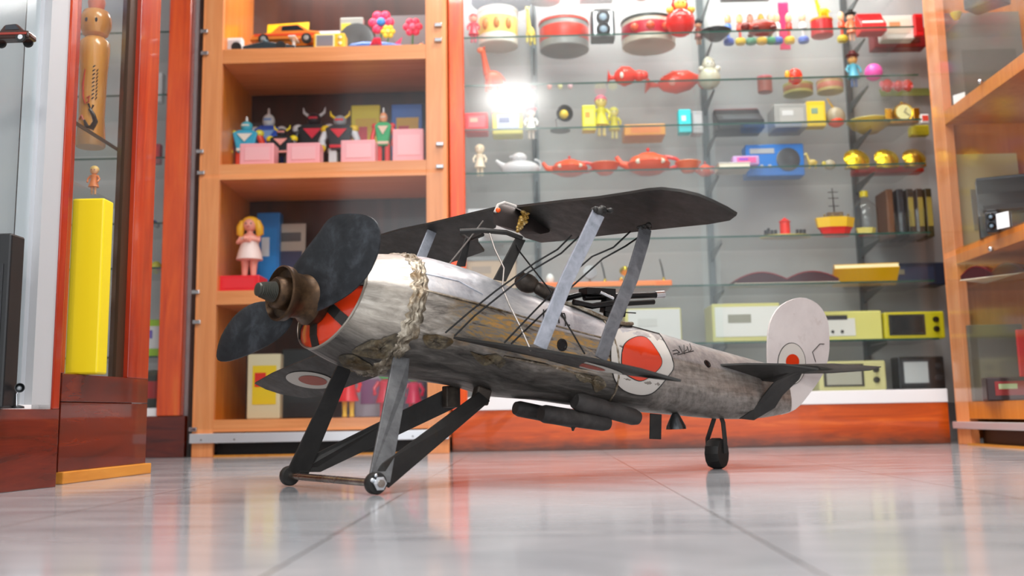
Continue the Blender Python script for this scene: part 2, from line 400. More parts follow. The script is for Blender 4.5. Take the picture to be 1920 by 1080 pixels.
face(qa, qb, u_r0, LB+0.0, zw0, 2.1, 0.0, 0.03).build('frame_post', M_REDW, cb, bevel=0.002)
face(qa, qb, u_r0-0.035, u_r0, zw0, 2.1, 0.012, 0.03).build('glazing_bead', M_DKBR, cb)
face(qa, qb, u_l1, u_r0, zw0+0.0, 2.1, 0.016, 0.021).build('window_glass', M_GLASS, cb)
xi = float(qa[0])
face(qa, qb, u_l1, u_r0, 1.88, 2.1, -0.001, 0.015).build('light_blocker_board', M_MAHOGX, cb)  # out-of-view board added to hide lamp reflections
MB().span((-1.50, 1.95, 2.1), (xi+0.03, 2.45, 2.12)).build('top_board', M_MAHOGX, cb)
MB().span((-1.50, 1.95, 0.0), (-1.48, 2.44, 2.1)).build('back_panel', M_WALL, cb)
MB().span((-1.48, 1.97, zw0-0.02), (xi-0.02, 2.44, zw0-0.002)).build('floor_board', M_WHITE, cb)
MB().span((-1.48, 2.43, 0.0), (xi+0.0, 2.44, 0.2)).build('end_rail', M_MAHOG, cb)
MB().span((-1.50, 2.43, 2.0), (xi+0.02, 2.45, 2.1)).build('end_rail', M_MAHOG, cb)
BSH = float(atX(235, 285, xi-0.03)[2])
glass_shelf(cb, -1.47, xi-0.035, 2.0, 2.43, BSH)
MB().span((xi-0.036, 2.0, BSH-0.007), (xi-0.033, 2.43, BSH+0.001)).build('shelf_edge_strip', M_DKBR, cb)
glass_shelf(cb, -1.47, xi-0.035, 2.0, 2.43, BSH-0.13)
# section A (nearest, white framed window)
ca = thing('display_cabinet', 'mahogany cabinet nearest the camera with white-framed window and grey interior', 'cabinet', tuple(q2), world=True)
LA = float(np.linalg.norm((q3-q2)[:2])); d2 = (q3-q2)/np.linalg.norm((q3-q2)[:2])
a0 = q2-d2*0.5; LA2 = LA+0.5
zA = hitface(50, 767, a0, q3)[1]
uw = hitface(98, 767, a0, q3)[0]; uw2 = hitface(76, 500, a0, q3)[0]
face(a0, q3, 0, LA2, 0, zA, 0, 0.02).build('lower_panel', M_MAHOGX, ca, bevel=0.001)
face(a0, q3, uw, LA2, zA, 2.1, 0, 0.03).build('frame_post', M_REDW, ca, bevel=0.002)
face(a0, q3, 0, uw, zA, zA+0.008, 0.004, 0.05).build('window_sill', M_WHITE, ca)
face(a0, q3, uw2, uw, zA, 2.1, 0.004, 0.05).build('window_jamb', M_JAMB, ca, label='pale grey painted window jamb')
face(a0, q3, uw2-0.012, uw2, zA+0.008, 2.1, 0.02, 0.05).build('window_track', M_ALU, ca)
face(a0, q3, 0, uw2, zA+0.008, 2.1, 0.022, 0.027).build('window_glass', M_GLASS, ca)
MB().span((-1.50, 1.1, 0.0), (-1.48, 1.93, 2.1)).build('back_panel', M_GREYIN, ca)
MB().span((-1.48, 1.93, 0.0), (-0.99, 1.945, 2.1)).build('side_panel', M_GREYIN, ca)
MB().span((-1.48, 1.15, zA-0.02), (-1.0, 1.93, zA)).build('floor_board', M_GREYIN, ca)
face(a0, q3, 0, uw2, 1.88, 2.1, -0.001, 0.02).build('light_blocker_board', M_MAHOGX, ca)  # same unseen blocker, added above this window against lamp reflections
AS = [float(atX(30, 195, -1.1)[2]), float(atX(30, 20, -1.1)[2])]
for z in AS: glass_shelf(ca, -1.47, -1.06, 1.2, 1.92, z)
# section C (back left, faces the camera)
YC = float(atZ(300, 858.5)[1])
cx = lambda px, py=600: float(atY(px, py, YC)[0])
c_ = thing('display_cabinet', 'red-orange mahogany corner cabinet beside the beech cabinet, glass shelves inside', 'cabinet', (cx(310), YC, 0), world=True)
zc1 = float(atY(310, 780, YC)[2]); zc2 = float(atY(290, 765, YC)[2])
MB().span((-1.9, YC, 0.0), (cx(346, 800), YC+0.03, zc1)).build('lower_panel', M_MAHOGX, c_, bevel=0.002)
MB().span((cx(303, 500), YC-0.006, zc1), (cx(346, 500), YC+0.04, 2.1)).build('frame_post', M_ORW, c_, bevel=0.003)
MB().span((-1.9, YC+0.002, zc1), (cx(303), YC+0.36, zc2)).build('sill', M_WHITE, c_)
MB().span((-1.9, YC+0.36, 0), (cx(356), YC+0.38, 2.1)).build('back_panel', M_WALL, c_)
MB().span((cx(346, 500), YC+0.04, 0.0), (cx(346, 500)+0.012, YC+0.36, 2.1)).build('side_panel', M_GREYIN, c_)
CS = []
for py in (57, 175, 293, 416, 500, 667):
    z = float(atY(287, py, YC+0.02)[2]); CS.append(z); glass_shelf(c_, -1.88, cx(346)-0.005, YC+0.03, YC+0.34, z)
MB().span((-1.9, YC+0.008, zc2), (cx(303), YC+0.013, 2.1)).build('glass_door', M_GLASS, c_)
# ------------------------------------------------------------------ the scrap metal biplane
_ga, _gb, _tw = atZ(705, 928), atZ(541, 911), atZ(1344, 879)
G0 = (_ga+_gb)/2; G0[2] = 0; _v = _tw-G0; TH = math.atan2(_v[1], _v[0])
S_ = np.array([math.cos(TH), math.sin(TH), 0]); T_ = np.array([math.sin(TH), -math.cos(TH), 0]); Z_ = np.array([0, 0, 1.0])
def W(s, t, z): return G0+S_*s+T_*t+Z_*z
def L(px, py, t): d = ray(px, py); return C0+d*((t-(C0-G0)@T_)/(d@T_))
bi = thing('biplane_sculpture', 'welded scrap metal biplane with two dark wings standing on the marble floor', 'model biplane', tuple(W(0.35, 0, 0)), world=True)

def steel(name, c1, c2, c3, rust='#5a3f22', ramt=0.3, rough=0.38, metal=0.75, sc=22, scr=(3, 3, 3)):
    t = NT(name); v = t.coord((1, 1, 1)); a = t.noise(v, sc, 5, 0.65, 0.4); b = t.noise(t.coord(scr), 9, 4, 0.7)
    col = t.ramp(a, [(0.28, c1), (0.5, c2), (0.72, c3)])
    col = t.mix(t.ramp(b, [(0.62-ramt*0.3, 0.0), (0.78-ramt*0.2, 0.85)]), col, rust)
    t.bump(a, 0.25, 0.0015); return t.out(col, t.ramp(b, [(0.3, rough-0.06), (0.7, rough+0.14)]), metal)
M_DARK = steel('dark_sheet_steel', '#1f1f20', '#2c2b2a', '#3a3836', '#3a3026', 0.05, 0.5, 0.35, 9)
M_WING = steel('wing_sheet_steel', '#1c1b19', '#272624', '#343230', '#332b20', 0.1, 0.5, 0.3, 7)
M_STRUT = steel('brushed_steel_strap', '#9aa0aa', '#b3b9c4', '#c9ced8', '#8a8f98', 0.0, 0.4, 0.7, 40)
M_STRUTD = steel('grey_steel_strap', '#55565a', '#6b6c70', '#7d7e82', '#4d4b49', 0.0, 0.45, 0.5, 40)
M_BRONZE = steel('rusty_flange', '#2a1f16', '#4c3826', '#6b5238', '#241a12', 0.3, 0.4, 0.7, 30)
M_WELD = steel('weld_bead', '#4a433a', '#857b6b', '#cfc7b6', '#5c4420', 0.5, 0.35, 0.6, 55)
M_PROP = steel('propeller_steel', '#1c1e21', '#2b2e32', '#464a50', '#2c2a2a', 0.1, 0.45, 0.5, 26)
M_FIN = steel('painted_grey_fin', '#c2bab8', '#cdc6c4', '#d6cfcc', '#b8aca8', 0.1, 0.5, 0.1, 8)
M_RED = mat('#c9330c', 0.3, 0, name='red_paint', coat=0.5)
M_DULLRED = mat('#8a3018', 0.5, name='dull_red_paint')  # duller red for the roundels on the lower wings
M_OFFW = mat('#c2bdb6', 0.45, name='white_paint')
M_DULLW = mat('#aeaba4', 0.5, name='dull_white_paint')
M_INK = mat('#15120f', 0.5, name='black_paint')
M_IRON = mat('#0b0b0c', 0.3, 0.4, name='black_iron')

def m_fus():
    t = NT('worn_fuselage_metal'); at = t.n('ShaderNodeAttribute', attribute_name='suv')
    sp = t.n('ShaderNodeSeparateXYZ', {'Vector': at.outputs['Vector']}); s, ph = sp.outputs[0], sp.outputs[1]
    v = t.coord((1, 1, 1)); st = t.n('ShaderNodeMapping', {'Vector': at.outputs['Vector'], 'Scale': (3, 1.6, 1)}).outputs[0]
    n1 = t.noise(st, 5, 5, 0.65, 0.6); n2 = t.noise(v, 11, 5, 0.7, 0.5); n3 = t.noise(t.n('ShaderNodeMapping', {'Vector': at.outputs['Vector'], 'Scale': (16, 0.9, 1)}).outputs[0], 3, 4, 0.7)
    n4 = t.noise(t.n('ShaderNodeMapping', {'Vector': at.outputs['Vector'], 'Scale': (5, 2.2, 1)}).outputs[0], 4, 6, 0.7, 0.8)
    base = t.ramp(n1, [(0.25, '#34312e'), (0.42, '#716b64'), (0.58, '#a39c92'), (0.8, '#d9d4cf')])
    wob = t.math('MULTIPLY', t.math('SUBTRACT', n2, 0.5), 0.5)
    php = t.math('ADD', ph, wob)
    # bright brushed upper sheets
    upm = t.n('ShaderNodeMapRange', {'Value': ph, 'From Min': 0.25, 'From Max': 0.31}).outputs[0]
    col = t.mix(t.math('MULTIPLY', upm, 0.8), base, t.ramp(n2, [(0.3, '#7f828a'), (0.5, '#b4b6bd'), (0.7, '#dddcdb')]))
    # brown heat-stained side panel
    b1 = t.n('ShaderNodeMapRange', {'Value': php, 'From Min': -0.5, 'From Max': -0.2}).outputs[0]
    b2 = t.n('ShaderNodeMapRange', {'Value': ph, 'From Min': 0.30, 'From Max': 0.25}).outputs[0]
    b3 = t.n('ShaderNodeMapRange', {'Value': s, 'From Min': 0.16, 'From Max': 0.22}).outputs[0]
    b4 = t.n('ShaderNodeMapRange', {'Value': s, 'From Min': 0.60, 'From Max': 0.56}).outputs[0]
    bm_ = t.math('MULTIPLY', t.math('MULTIPLY', b1, b2), t.math('MULTIPLY', b3, b4))
    brown = t.ramp(n4, [(0.2, '#2e2a26'), (0.36, '#57493a'), (0.48, '#84817c'), (0.56, '#a58653'), (0.64, '#c09254'), (0.74, '#8f8578'), (0.85, '#b5b0a8')])
    col = t.mix(bm_, col, brown)
    # lower skin darkened: the underside's shade is partly put into its colour
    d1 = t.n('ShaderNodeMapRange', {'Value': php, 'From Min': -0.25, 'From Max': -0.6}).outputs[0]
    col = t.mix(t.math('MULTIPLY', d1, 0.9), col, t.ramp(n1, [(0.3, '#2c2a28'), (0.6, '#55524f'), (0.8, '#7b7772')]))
    # cream cowling ahead of the seam
    c1 = t.n('ShaderNodeMapRange', {'Value': s, 'From Min': 0.095, 'From Max': 0.075}).outputs[0]
    c2 = t.n('ShaderNodeMapRange', {'Value': php, 'From Min': -0.9, 'From Max': -0.2}).outputs[0]
    col = t.mix(t.math('MULTIPLY', c1, t.math('MULTIPLY', c2, 0.8)), col, t.ramp(n4, [(0.3, '#7d766c'), (0.55, '#aaa398'), (0.75, '#c8c1b6')]))
    # rear: pale with vertical dark streaks
    r1 = t.n('ShaderNodeMapRange', {'Value': s, 'From Min': 0.62, 'From Max': 0.66}).outputs[0]
    rear = t.mix(t.ramp(n3, [(0.4, 0.0), (0.65, 0.8)]), '#a8a19b', '#5d564f')
    col = t.mix(t.math('MULTIPLY', r1, 0.6), col, rear)
    t.bump(n2, 0.35, 0.003)
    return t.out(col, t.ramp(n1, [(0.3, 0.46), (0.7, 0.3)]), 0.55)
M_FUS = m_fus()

# fuselage rings: (top pixel, bottom pixel, yaw of the ring, width factor)
ST = [((662, 478), (592, 657), 44, 1.0), ((700, 477), (640, 684), 42, 1.0), ((757, 480), (700, 703), 38, 1.0),
      ((800, 486), (770, 712), 34, 1.0), ((880, 510), (850, 724), 32, 0.98), ((945, 538), (920, 743), 32, 0.96), ((1000, 558), (1000, 750), 32, 0.95),
      ((1070, 578), (1080, 761), 32, 0.93), ((1140, 602), (1170, 770), 32, 0.9), ((1220, 622), (1250, 777), 32, 0.87),
      ((1300, 645), (1340, 785), 32, 0.8), ((1370, 664), (1410, 785), 32, 0.66), ((1430, 680), (1455, 779), 32, 0.5), ((1465, 690), (1480, 772), 32, 0.3)]
NR = 48
def xsec(ph):
    k = 0.0
    for a in (0.27, 0.85, -0.42, math.pi-0.27, math.pi-0.85, math.pi+0.42):     # pressed crease lines along the body
        d = (ph-a+math.pi) % (2*math.pi)-math.pi; k += math.exp(-(d/0.08)**2)
    return 1.0+0.032*k
rings = []; suv = []
FR = []
for (tp, bp, yaw, wf) in ST:
    a, b = L(*tp, 0), L(*bp, 0); c = (a+b)/2; up = (a-b)/2; hb = np.linalg.norm(up)
    th = math.radians(yaw); lat = np.array([math.sin(th), -math.cos(th), 0])
    FR.append((c, up, lat*hb*wf))
NA = math.radians(44); n_ = np.array([-math.cos(NA), -math.sin(NA), 0.085]); n_ /= np.linalg.norm(n_)
lat = np.cross(n_, Z_); lat /= np.linalg.norm(lat)
nz = np.cross(lat, n_); nz /= np.linalg.norm(nz)
_a, _b = L(660, 480, 0), L(586, 655, 0); _c = (_a+_b)/2; RN = float(np.linalg.norm(_a-_b))/2
FR[0] = (_c, (_a-_b)/2, -lat*RN)
fn = np.cross(FR[0][1], FR[0][2]); fn /= np.linalg.norm(fn); fn = fn if fn@n_ > 0 else -fn
def frame(u):
    i = min(int(u), len(FR)-2); f = u-i
    P = [FR[max(i-1, 0)], FR[i], FR[i+1], FR[min(i+2, len(FR)-1)]]
    def cr(k):
        p0, p1, p2, p3 = [p[k] for p in P]
        return 0.5*((2*p1)+(p2-p0)*f+(2*p0-5*p1+4*p2-p3)*f*f+(3*p1-p0-3*p2+p3)*f**3)
    return cr(0), cr(1), cr(2)
NS = (len(FR)-1)*5
for i in range(NS+1):
    c, up, la = frame(i/5)
    s_ = float((c-G0)@S_); R = []
    for j in range(NR):
        ph = -math.pi/2+2*math.pi*j/NR+0.001
        q = xsec(ph); R.append(Vector(c+(up*math.sin(ph)+la*math.cos(ph))*q))
        pp = (ph+math.pi) % (2*math.pi)-math.pi
        pp = pp if abs(pp) <= math.pi/2 else (math.pi-pp if pp > 0 else -math.pi-pp)
        suv.append((s_, pp, 0))
    rings.append(R)
mb = MB().rings(rings, cap=True)
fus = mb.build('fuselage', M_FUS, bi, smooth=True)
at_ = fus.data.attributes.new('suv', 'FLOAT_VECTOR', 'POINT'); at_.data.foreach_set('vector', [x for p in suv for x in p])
BV_F = BVHTree.FromPolygons([Vector(v) for v in mb.v], mb.f)
# a second body of decal helpers: paint lying on the metal
def cast(bv, px, py, off=0.0012):
    d = Vector(ray(px, py)).normalized(); h = bv.ray_cast(Vector(C0), d)
    if h[0] is None: return None
    n = h[1] if h[1].dot(d) < 0 else -h[1]
    return h[0]+n*off
def fan(bv, c, outl, m, name, parent, off=0.0012, rings_=5, mi=None):
    M = []; n = len(outl)
    for k in range(rings_+1):
        f = k/rings_
        M.append([cast(bv, c[0]+(x-c[0])*f, c[1]+(y-c[1])*f, off) for x, y in outl])
    vs = []; idx = {}; fs = []
    for k in range(rings_+1):
        for j in range(n):
            if M[k][j] is not None: idx[(k, j)] = len(vs); vs.append(M[k][j])
    for k in range(rings_):
        for j in range(n):
            q = [(k, j), (k, (j+1) % n), (k+1, (j+1) % n), (k+1, j)]
            if all(x in idx for x in q): fs.append([idx[x] for x in q])
    return MB().add(vs, fs).build(name, m, parent, smooth=True)
def smoothpoly(P, n=5):
    out = []; N = len(P)
    for i in range(N):
        p0, p1, p2, p3 = [np.array(P[(i+k) % N], float) for k in (-1, 0, 1, 2)]
        for f in np.arange(0, 1, 1/n): out.append(tuple(0.5*((2*p1)+(p2-p0)*f+(2*p0-5*p1+4*p2-p3)*f*f+(3*p1-p0-3*p2+p3)*f**3)))
    return out
def strokes(bv, lines, r, m, name, parent, off=0.0006):
    mb = MB()
    for ln in lines:
        P = []
        for (x0, y0), (x1, y1) in zip(ln, ln[1:]):
            k = max(2, int(math.hypot(x1-x0, y1-y0)/5))
            for i in range(k): P.append((x0+(x1-x0)*i/k, y0+(y1-y0)*i/k))
        P.append(ln[-1]); Q = [cast(bv, x, y, off) for x, y in P]; Q = [q for q in Q if q is not None]
        if len(Q) > 1: mb.tube(Q, r, 5)
    return mb.build(name, m, parent)
# roundel on the near side
RO = smoothpoly([(1152, 622), (1195, 606), (1232, 622), (1262, 680), (1250, 708), (1222, 737), (1188, 739), (1158, 722), (1145, 680)])
RI = smoothpoly([(1168, 650), (1190, 633), (1212, 635), (1232, 660), (1240, 678), (1232, 694), (1206, 713), (1186, 710), (1166, 692)])
ro = fan(BV_F, (1203, 674), RO, M_OFFW, 'roundel', bi, 0.0010); ro['label'] = 'white roundel with red centre and black outline'
rI = fan(BV_F, (1203, 674), RI, M_RED, 'roundel_centre', ro, 0.0022); rI['label'] = 'red painted centre'
strokes(BV_F, [RO+RO[:1], RI+RI[:1]], 0.0011, M_INK, 'outline', ro, 0.0014)
strokes(BV_F, [[(1019, 581), (1019, 601)], [(1043, 606), (1043, 596), (1046, 590), (1048, 606)], [(1050, 590), (1056, 597), (1060, 596), (1058, 588), (1050, 588)], [(1060, 596), (1060, 611)], [(1063, 609), (1068, 610)], [(1028, 583), (1033, 586), (1031, 600)]], 0.0014, M_INK, 'inked_lettering', bi)
strokes(BV_F, [[(1261, 658), (1268, 656), (1274, 661), (1262, 664)], [(1273, 649), (1279, 661), (1287, 656)], [(1282, 647), (1283, 664)], [(1288, 650), (1291, 660), (1296, 655), (1293, 645)], [(1270, 665), (1300, 658)]], 0.0009, M_INK, 'inked_lettering', bi)
strokes(BV_F, [[(772, 538), (897, 570), (987, 596), (1060, 616), (1130, 634)]], 0.0022, M_WELD, 'panel_ridge', bi, 0.0)
strokes(BV_F, [[(945, 668), (1020, 683), (1070, 697), (1125, 716)]], 0.0026, M_WELD, 'panel_ridge', bi, 0.0)
strokes(BV_F, [[(775, 508), (860, 527), (905, 552)]], 0.0016, M_STRUT, 'panel_ridge', bi, 0.0)
# holes in the side
for px, py, r in ((1054, 647, 0.008), (1326, 682, 0.006)):
    p = cast(BV_F, px, py, 0.0); q = cast(BV_F, px+3, py, 0); w_ = cast(BV_F, px, py+3, 0); n = (q-p).cross(w_-p).normalized(); n = n if n.dot(Vector(T_)) > 0 else -n
    MB().lathe([(r*1.5, -0.001), (r*1.45, 0.0012), (r, 0.0014), (r*0.9, 0.0005), (0.0, 0.0004)], p, n, 18).build('bolt_hole', M_IRON, bi, smooth=True)
# lumpy weld seams round the body
def weldring(u, r, seed, name='weld_seam', jig=0.006):
    rnd = random.Random(seed); c, up, la = frame(u); c2 = frame(u+0.1)[0]; ax = (c2-c)/np.linalg.norm(c2-c); P = []; rr = []
    n = 64
    for i in range(n+1):
        ph = 2*math.pi*i/n; P.append(c+(up*math.sin(ph)+la*math.cos(ph))*xsec(ph)*1.003+ax*rnd.uniform(-jig, jig)); rr.append(r*rnd.uniform(0.7, 1.2))
    m_ = MB().tube(P, rr, 8, cap=False)
    return m_.build(name, M_WELD, bi, smooth=True)
def weldband(u0, u1, seed, amp=0.004, name='weld_band'):
    rnd = random.Random(seed); R = []; nu = 14; n = 96
    e0 = [rnd.uniform(-0.09, 0.09) for _ in range(n)]; e1 = [rnd.uniform(-0.09, 0.09) for _ in range(n)]
    for i in range(nu+1):
        row = []
        for j in range(n):
            ph = 2*math.pi*j/n; uu = u0+e0[j]+(u1+e1[j]-u0-e0[j])*i/nu
            c, up, la = frame(uu); ed = math.sin(math.pi*i/nu)
            k = xsec(ph)*(1.0+(0.004+0.055*rnd.random()**2.2)*min(1, ed*1.6)) if 0 < i < nu else xsec(ph)*0.995
            row.append(Vector(c+(up*math.sin(ph)+la*math.cos(ph))*k))
        R.append(row)
    return MB().rings(R, cap=False).build(name, M_WELD, bi, smooth=math.radians(80))
weldband(1.55, 2.12, 3)
weldring(7.45, 0.0022, 5, jig=0.0015)

# weld along the wing root
def blobs(pts, bv, n, r, seed, spread=5):
    rnd = random.Random(seed); m_ = MB()
    for i in range(n):
        f = rnd.random()*(len(pts)-1); k = int(f); f -= k; x = pts[k][0]*(1-f)+pts[k+1][0]*f+rnd.uniform(-spread, spread); y = pts[k][1]*(1-f)+pts[k+1][1]*f+rnd.uniform(-spread, spread)
        q = cast(bv, x, y, 0.0)
        if q is not None: m_.sph(q, [r*rnd.uniform(0.5, 1.4) for _ in range(3)], 8, 5)
    return m_
def patch(c, outl, name, m=None, amp=0.0035, seed=1):
    rnd = random.Random(seed); o = fan(BV_F, c, smoothpoly(outl, 5), m or M_BWELD, name, bi, 0.0012, rings_=7)
    for v in o.data.vertices: v.co += Vector((rnd.uniform(-0.5, 0.5), -1, rnd.uniform(-0.5, 0.5)))*amp*rnd.random()**2
    return o
M_BWELD = steel('brown_weld', '#34302a', '#5c5446', '#857a62', '#54401e', 0.5, 0.5, 0.5, 70)
patch((712, 655), [(660, 660), (690, 640), (715, 636), (745, 625), (752, 648), (735, 668), (700, 672)], 'weld_patch', seed=2)
patch((665, 678), [(636, 668), (660, 664), (684, 676), (700, 690), (670, 694), (645, 686)], 'weld_patch', seed=3)
patch((815, 640), [(795, 628), (830, 630), (850, 640), (830, 654), (800, 648)], 'weld_patch', seed=4)
patch((918, 674), [(882, 660), (905, 666), (930, 664), (948, 676), (938, 690), (926, 682), (905, 684)], 'weld_patch', seed=5)
patch((1110, 712), [(1078, 700), (1105, 702), (1128, 708), (1136, 724), (1116, 734), (1108, 718), (1090, 716)], 'weld_patch', seed=6)

# --- nose: red face, spokes, flange, shaft, propeller
nc, nup, nla = frame(0.0)
def N(u, v, l): return nc-nla/RN*u+nup/RN*v+fn*l
rim = MB()
R0 = [[nc+(nup*math.sin(a)+nla*math.cos(a))*k+fn*l for a in [2*math.pi*j/48 for j in range(48)]] for k, l in ((1.0, -0.004), (1.005, 0.002), (0.985, 0.004), (0.965, 0.002), (0.96, -0.012))]
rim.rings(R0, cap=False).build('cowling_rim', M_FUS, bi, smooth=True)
fc = MB().rings([[nc+(nup*math.sin(a)+nla*math.cos(a))*k+fn*l for a in [2*math.pi*j/48 for j in range(48)]] for k, l in ((0.965, 0.001), (0.8, 0.012), (0.5, 0.022), (0.2, 0.026))], cap=True).build('engine_face', M_RED, bi, smooth=True, label='domed red engine face')
sp_ = MB()
for k in range(7):
    a = 0.10+k*2*math.pi/7; d = np.array([math.cos(a), math.sin(a)]); e = np.array([-d[1], d[0]])
    P = []
    for r, l, w in ((0.15, 0.029, 0.008), (0.5, 0.0255, 0.0085), (0.8, 0.0155, 0.0085), (0.97, 0.004, 0.009)):
        c = d*r*RN; P.append([N(*(c+e*w), l), N(*(c-e*w), l), N(*(c-e*w), l-0.012), N(*(c+e*w), l-0.012)])
    sp_.rings([[Vector(q) for q in r] for r in P])
sp_.build('engine_spokes', M_INK, fc, label='black painted spokes')
fl = MB().lathe([(0.0, 0.02), (0.034, 0.022), (0.0455, 0.034), (0.047, 0.05), (0.041, 0.056), (0.037, 0.066), (0.039, 0.085), (0.046, 0.092), (0.0475, 0.104), (0.0445, 0.106), (0.041, 0.096), (0.028, 0.094), (0.0265, 0.112), (0.023, 0.116), (0.0, 0.116)], nc, n_, 40)
fl.build('propeller_hub', M_BRONZE, bi, smooth=True, bevel=0)
bt = [(0.0, 0.110), (0.019, 0.112)]
for k in range(10): f_ = 0.0185-0.0006*k; bt += [(f_, 0.114+k*0.0029), (f_-0.0022, 0.1155+k*0.0029)]
bt += [(0.0115, 0.1435), (0.011, 0.146), (0.006, 0.148), (0.0, 0.148)]
MB().lathe(bt, nc, n_, 24).build('shaft_bolt', mat('#4c4c46', 0.4, 0.8, name='bolt_steel'), bi, smooth=math.radians(30))
PP = nc+n_*0.060
def blade(outl, twist):
    c = [planehit(x, y, PP, n_) for x, y in outl]; c = [p+n_*twist*float((p-PP)@lat) for p in c]
    m_ = MB(); cen = sum(c)/len(c)
    R = []
    for k, l in ((0.86, 0.0042), (1.0, 0.0012), (1.0, -0.0012), (0.86, -0.0042)): R.append([Vector(cen+(p-cen)*k+n_*l) for p in c])
    return m_.rings(R).build('propeller_blade', M_PROP, bi, smooth=math.radians(50))
blade(smoothpoly([(553, 512), (562, 492), (576, 465), (592, 436), (605, 411), (620, 399), (645, 395), (664, 400), (674, 418), (674, 450), (668, 478), (655, 512), (632, 545), (602, 572), (580, 584), (562, 575), (552, 545)], 3), 0.25)
blade(smoothpoly([(505, 572), (482, 592), (464, 625), (455, 655), (454, 680), (470, 681), (500, 664), (528, 642), (546, 618), (552, 592), (530, 570)], 3), 0.25)

# --- wings
def sheet(P, th=0.005, puff=0.006, up=None, k=0.82):
    P = [np.array(p) for p in P]; c = sum(P)/len(P)
    n = np.zeros(3)
    for i in range(len(P)): n += np.cross(P[i]-c, P[(i+1) % len(P)]-c)
    n /= np.linalg.norm(n)
    if n[2] < 0: n = -n
    R = [[Vector(c+(p-c)*0.4+n*(th/2+puff)) for p in P], [Vector(c+(p-c)*k+n*(th/2+puff*0.6)) for p in P], [Vector(p+n*th/2) for p in P], [Vector(p-n*th/2) for p in P], [Vector(c+(p-c)*k-n*(th/2)) for p in P]]
    return MB().rings(R)
def plane3(a, b, c): a, b, c = map(np.array, (a, b, c)); n = np.cross(b-a, c-a); return a, n/np.linalg.norm(n)
PN = plane3(W(0.358, 0.02, 0.515), W(0.51, -0.08, 0.468), W(0.40, 0.42, 0.476))
PF = plane3(L(945, 388, 0.0), L(705, 440, -0.35), L(912, 470, -0.2))
def on(pl, pts): return [planehit(x, y, *pl) for x, y in pts]
upn = on(PN, [(968, 387), (1060, 376), (1120, 370), (1180, 361), (1215, 355), (1240, 353), (1275, 357), (1310, 365), (1340, 378), (1364, 390), (1382, 401), (1369, 411), (1330, 418), (1280, 423), (1215, 430), (1120, 441), (1050, 450), (1015, 453), (985, 444), (968, 428), (962, 405)])
mbn = sheet(upn); uw = mbn.build('upper_wing_panel', M_WING, bi, smooth=math.radians(40)); BV_U = BVHTree.FromPolygons([Vector(v) for v in mbn.v], mbn.f)
upf = on(PF, [(940, 387), (900, 396), (850, 408), (800, 420), (750, 430), (712, 441), (700, 447), (692, 462), (690, 478), (700, 497), (760, 504), (820, 498), (868, 484), (908, 470), (897, 455), (895, 440), (930, 425)])
sheet(upf).build('upper_wing_panel', M_WING, bi, smooth=math.radians(40))
# centre tank joining the panels
ct = MB()
cA, cB = L(928, 402, 0.03), L(1000, 430, -0.02)
cen = [L(932, 385, 0.02), L(955, 380, 0.0), L(975, 388, -0.02), L(985, 405, -0.02), L(975, 425, 0.0), L(950, 430, 0.02), L(925, 420, 0.03), L(925, 400, 0.03)]
ax = S_*0.075+np.array([0, 0, -0.012])
ct.rings([[Vector(p) for p in cen], [Vector(p+ax*0.5) for p in cen], [Vector(sum(cen)/8+(p-sum(cen)/8)*0.7+ax) for p in cen]])
tk = ct.build('centre_tank', mat('#3d3634', 0.4, 0.5, name='tank_steel'), bi, smooth=True)
MB().tube([L(x, y, 0.032) for x, y in ((928, 398), (934, 384), (946, 380), (962, 385), (978, 393), (988, 402))], 0.003, 8).build('tank_lip', M_OFFW, tk, smooth=True, label='pale scraped rim')
MB().sph(L(934, 394, 0.045), 0.0048).build('orange_bolt', mat('#ff5a10', 0.25, name='orange_bolt_paint'), tk, smooth=True, label='small orange bolt')  # orange bolt inside the tank
rnd = random.Random(4); wb = MB()
for i in range(60):
    f = rnd.random(); q = L(984-14*f*f+rnd.uniform(-4, 6), 393+36*f+rnd.uniform(-4, 4), 0.035-0.01*f); wb.sph(q, [0.0045*rnd.uniform(0.5, 1.3) for _ in range(3)], 8, 5)
wb.build('weld_patch', steel('yellow_weld', '#8a6a28', '#b89246', '#d9cfae', '#6a4a18', 0.4, 0.4, 0.5, 60), tk, smooth=True, label='yellowish weld metal')
wb = MB()
for i in range(40):
    q = planehit(692+rnd.uniform(-8, 14), 462+rnd.uniform(-14, 16), *PF); q = q-S_*0.006; wb.sph(q, [0.005*rnd.uniform(0.5, 1.3) for _ in range(3)], 8, 5)
wb.build('weld_patch', M_WELD, bi, smooth=True)
# centre section frame under the wing
MB().tube([L(862, 434, 0.0), L(905, 432, 0.02), L(950, 436, 0.03), L(978, 447, 0.03)], 0.005, 8).build('centre_spar', M_DARK, bi, smooth=True)
MB().tube([L(866, 440, -0.1), L(880, 450, -0.05), L(905, 440, 0.0)], 0.004, 8).build('centre_spar', M_DARK, bi, smooth=True)
def strap(q, ts, th=0.004, name='strut', m=None, bend=None):
    P = [L(x, y, t) for (x, y), t in zip(q, ts)]
    return MB().prism([Vector(p+T_*th/2) for p in P], Vector(-T_*th)).build(name, m or M_DARK, bi, bevel=0.0008)
strap([(966, 447), (985, 450), (948, 528), (925, 524)], [0.03, 0.03, 0.045, 0.045], name='cabane_strut')
strap([(872, 446), (882, 446), (872, 500), (855, 500)], [-0.06, -0.06, -0.05, -0.05], name='cabane_strut')
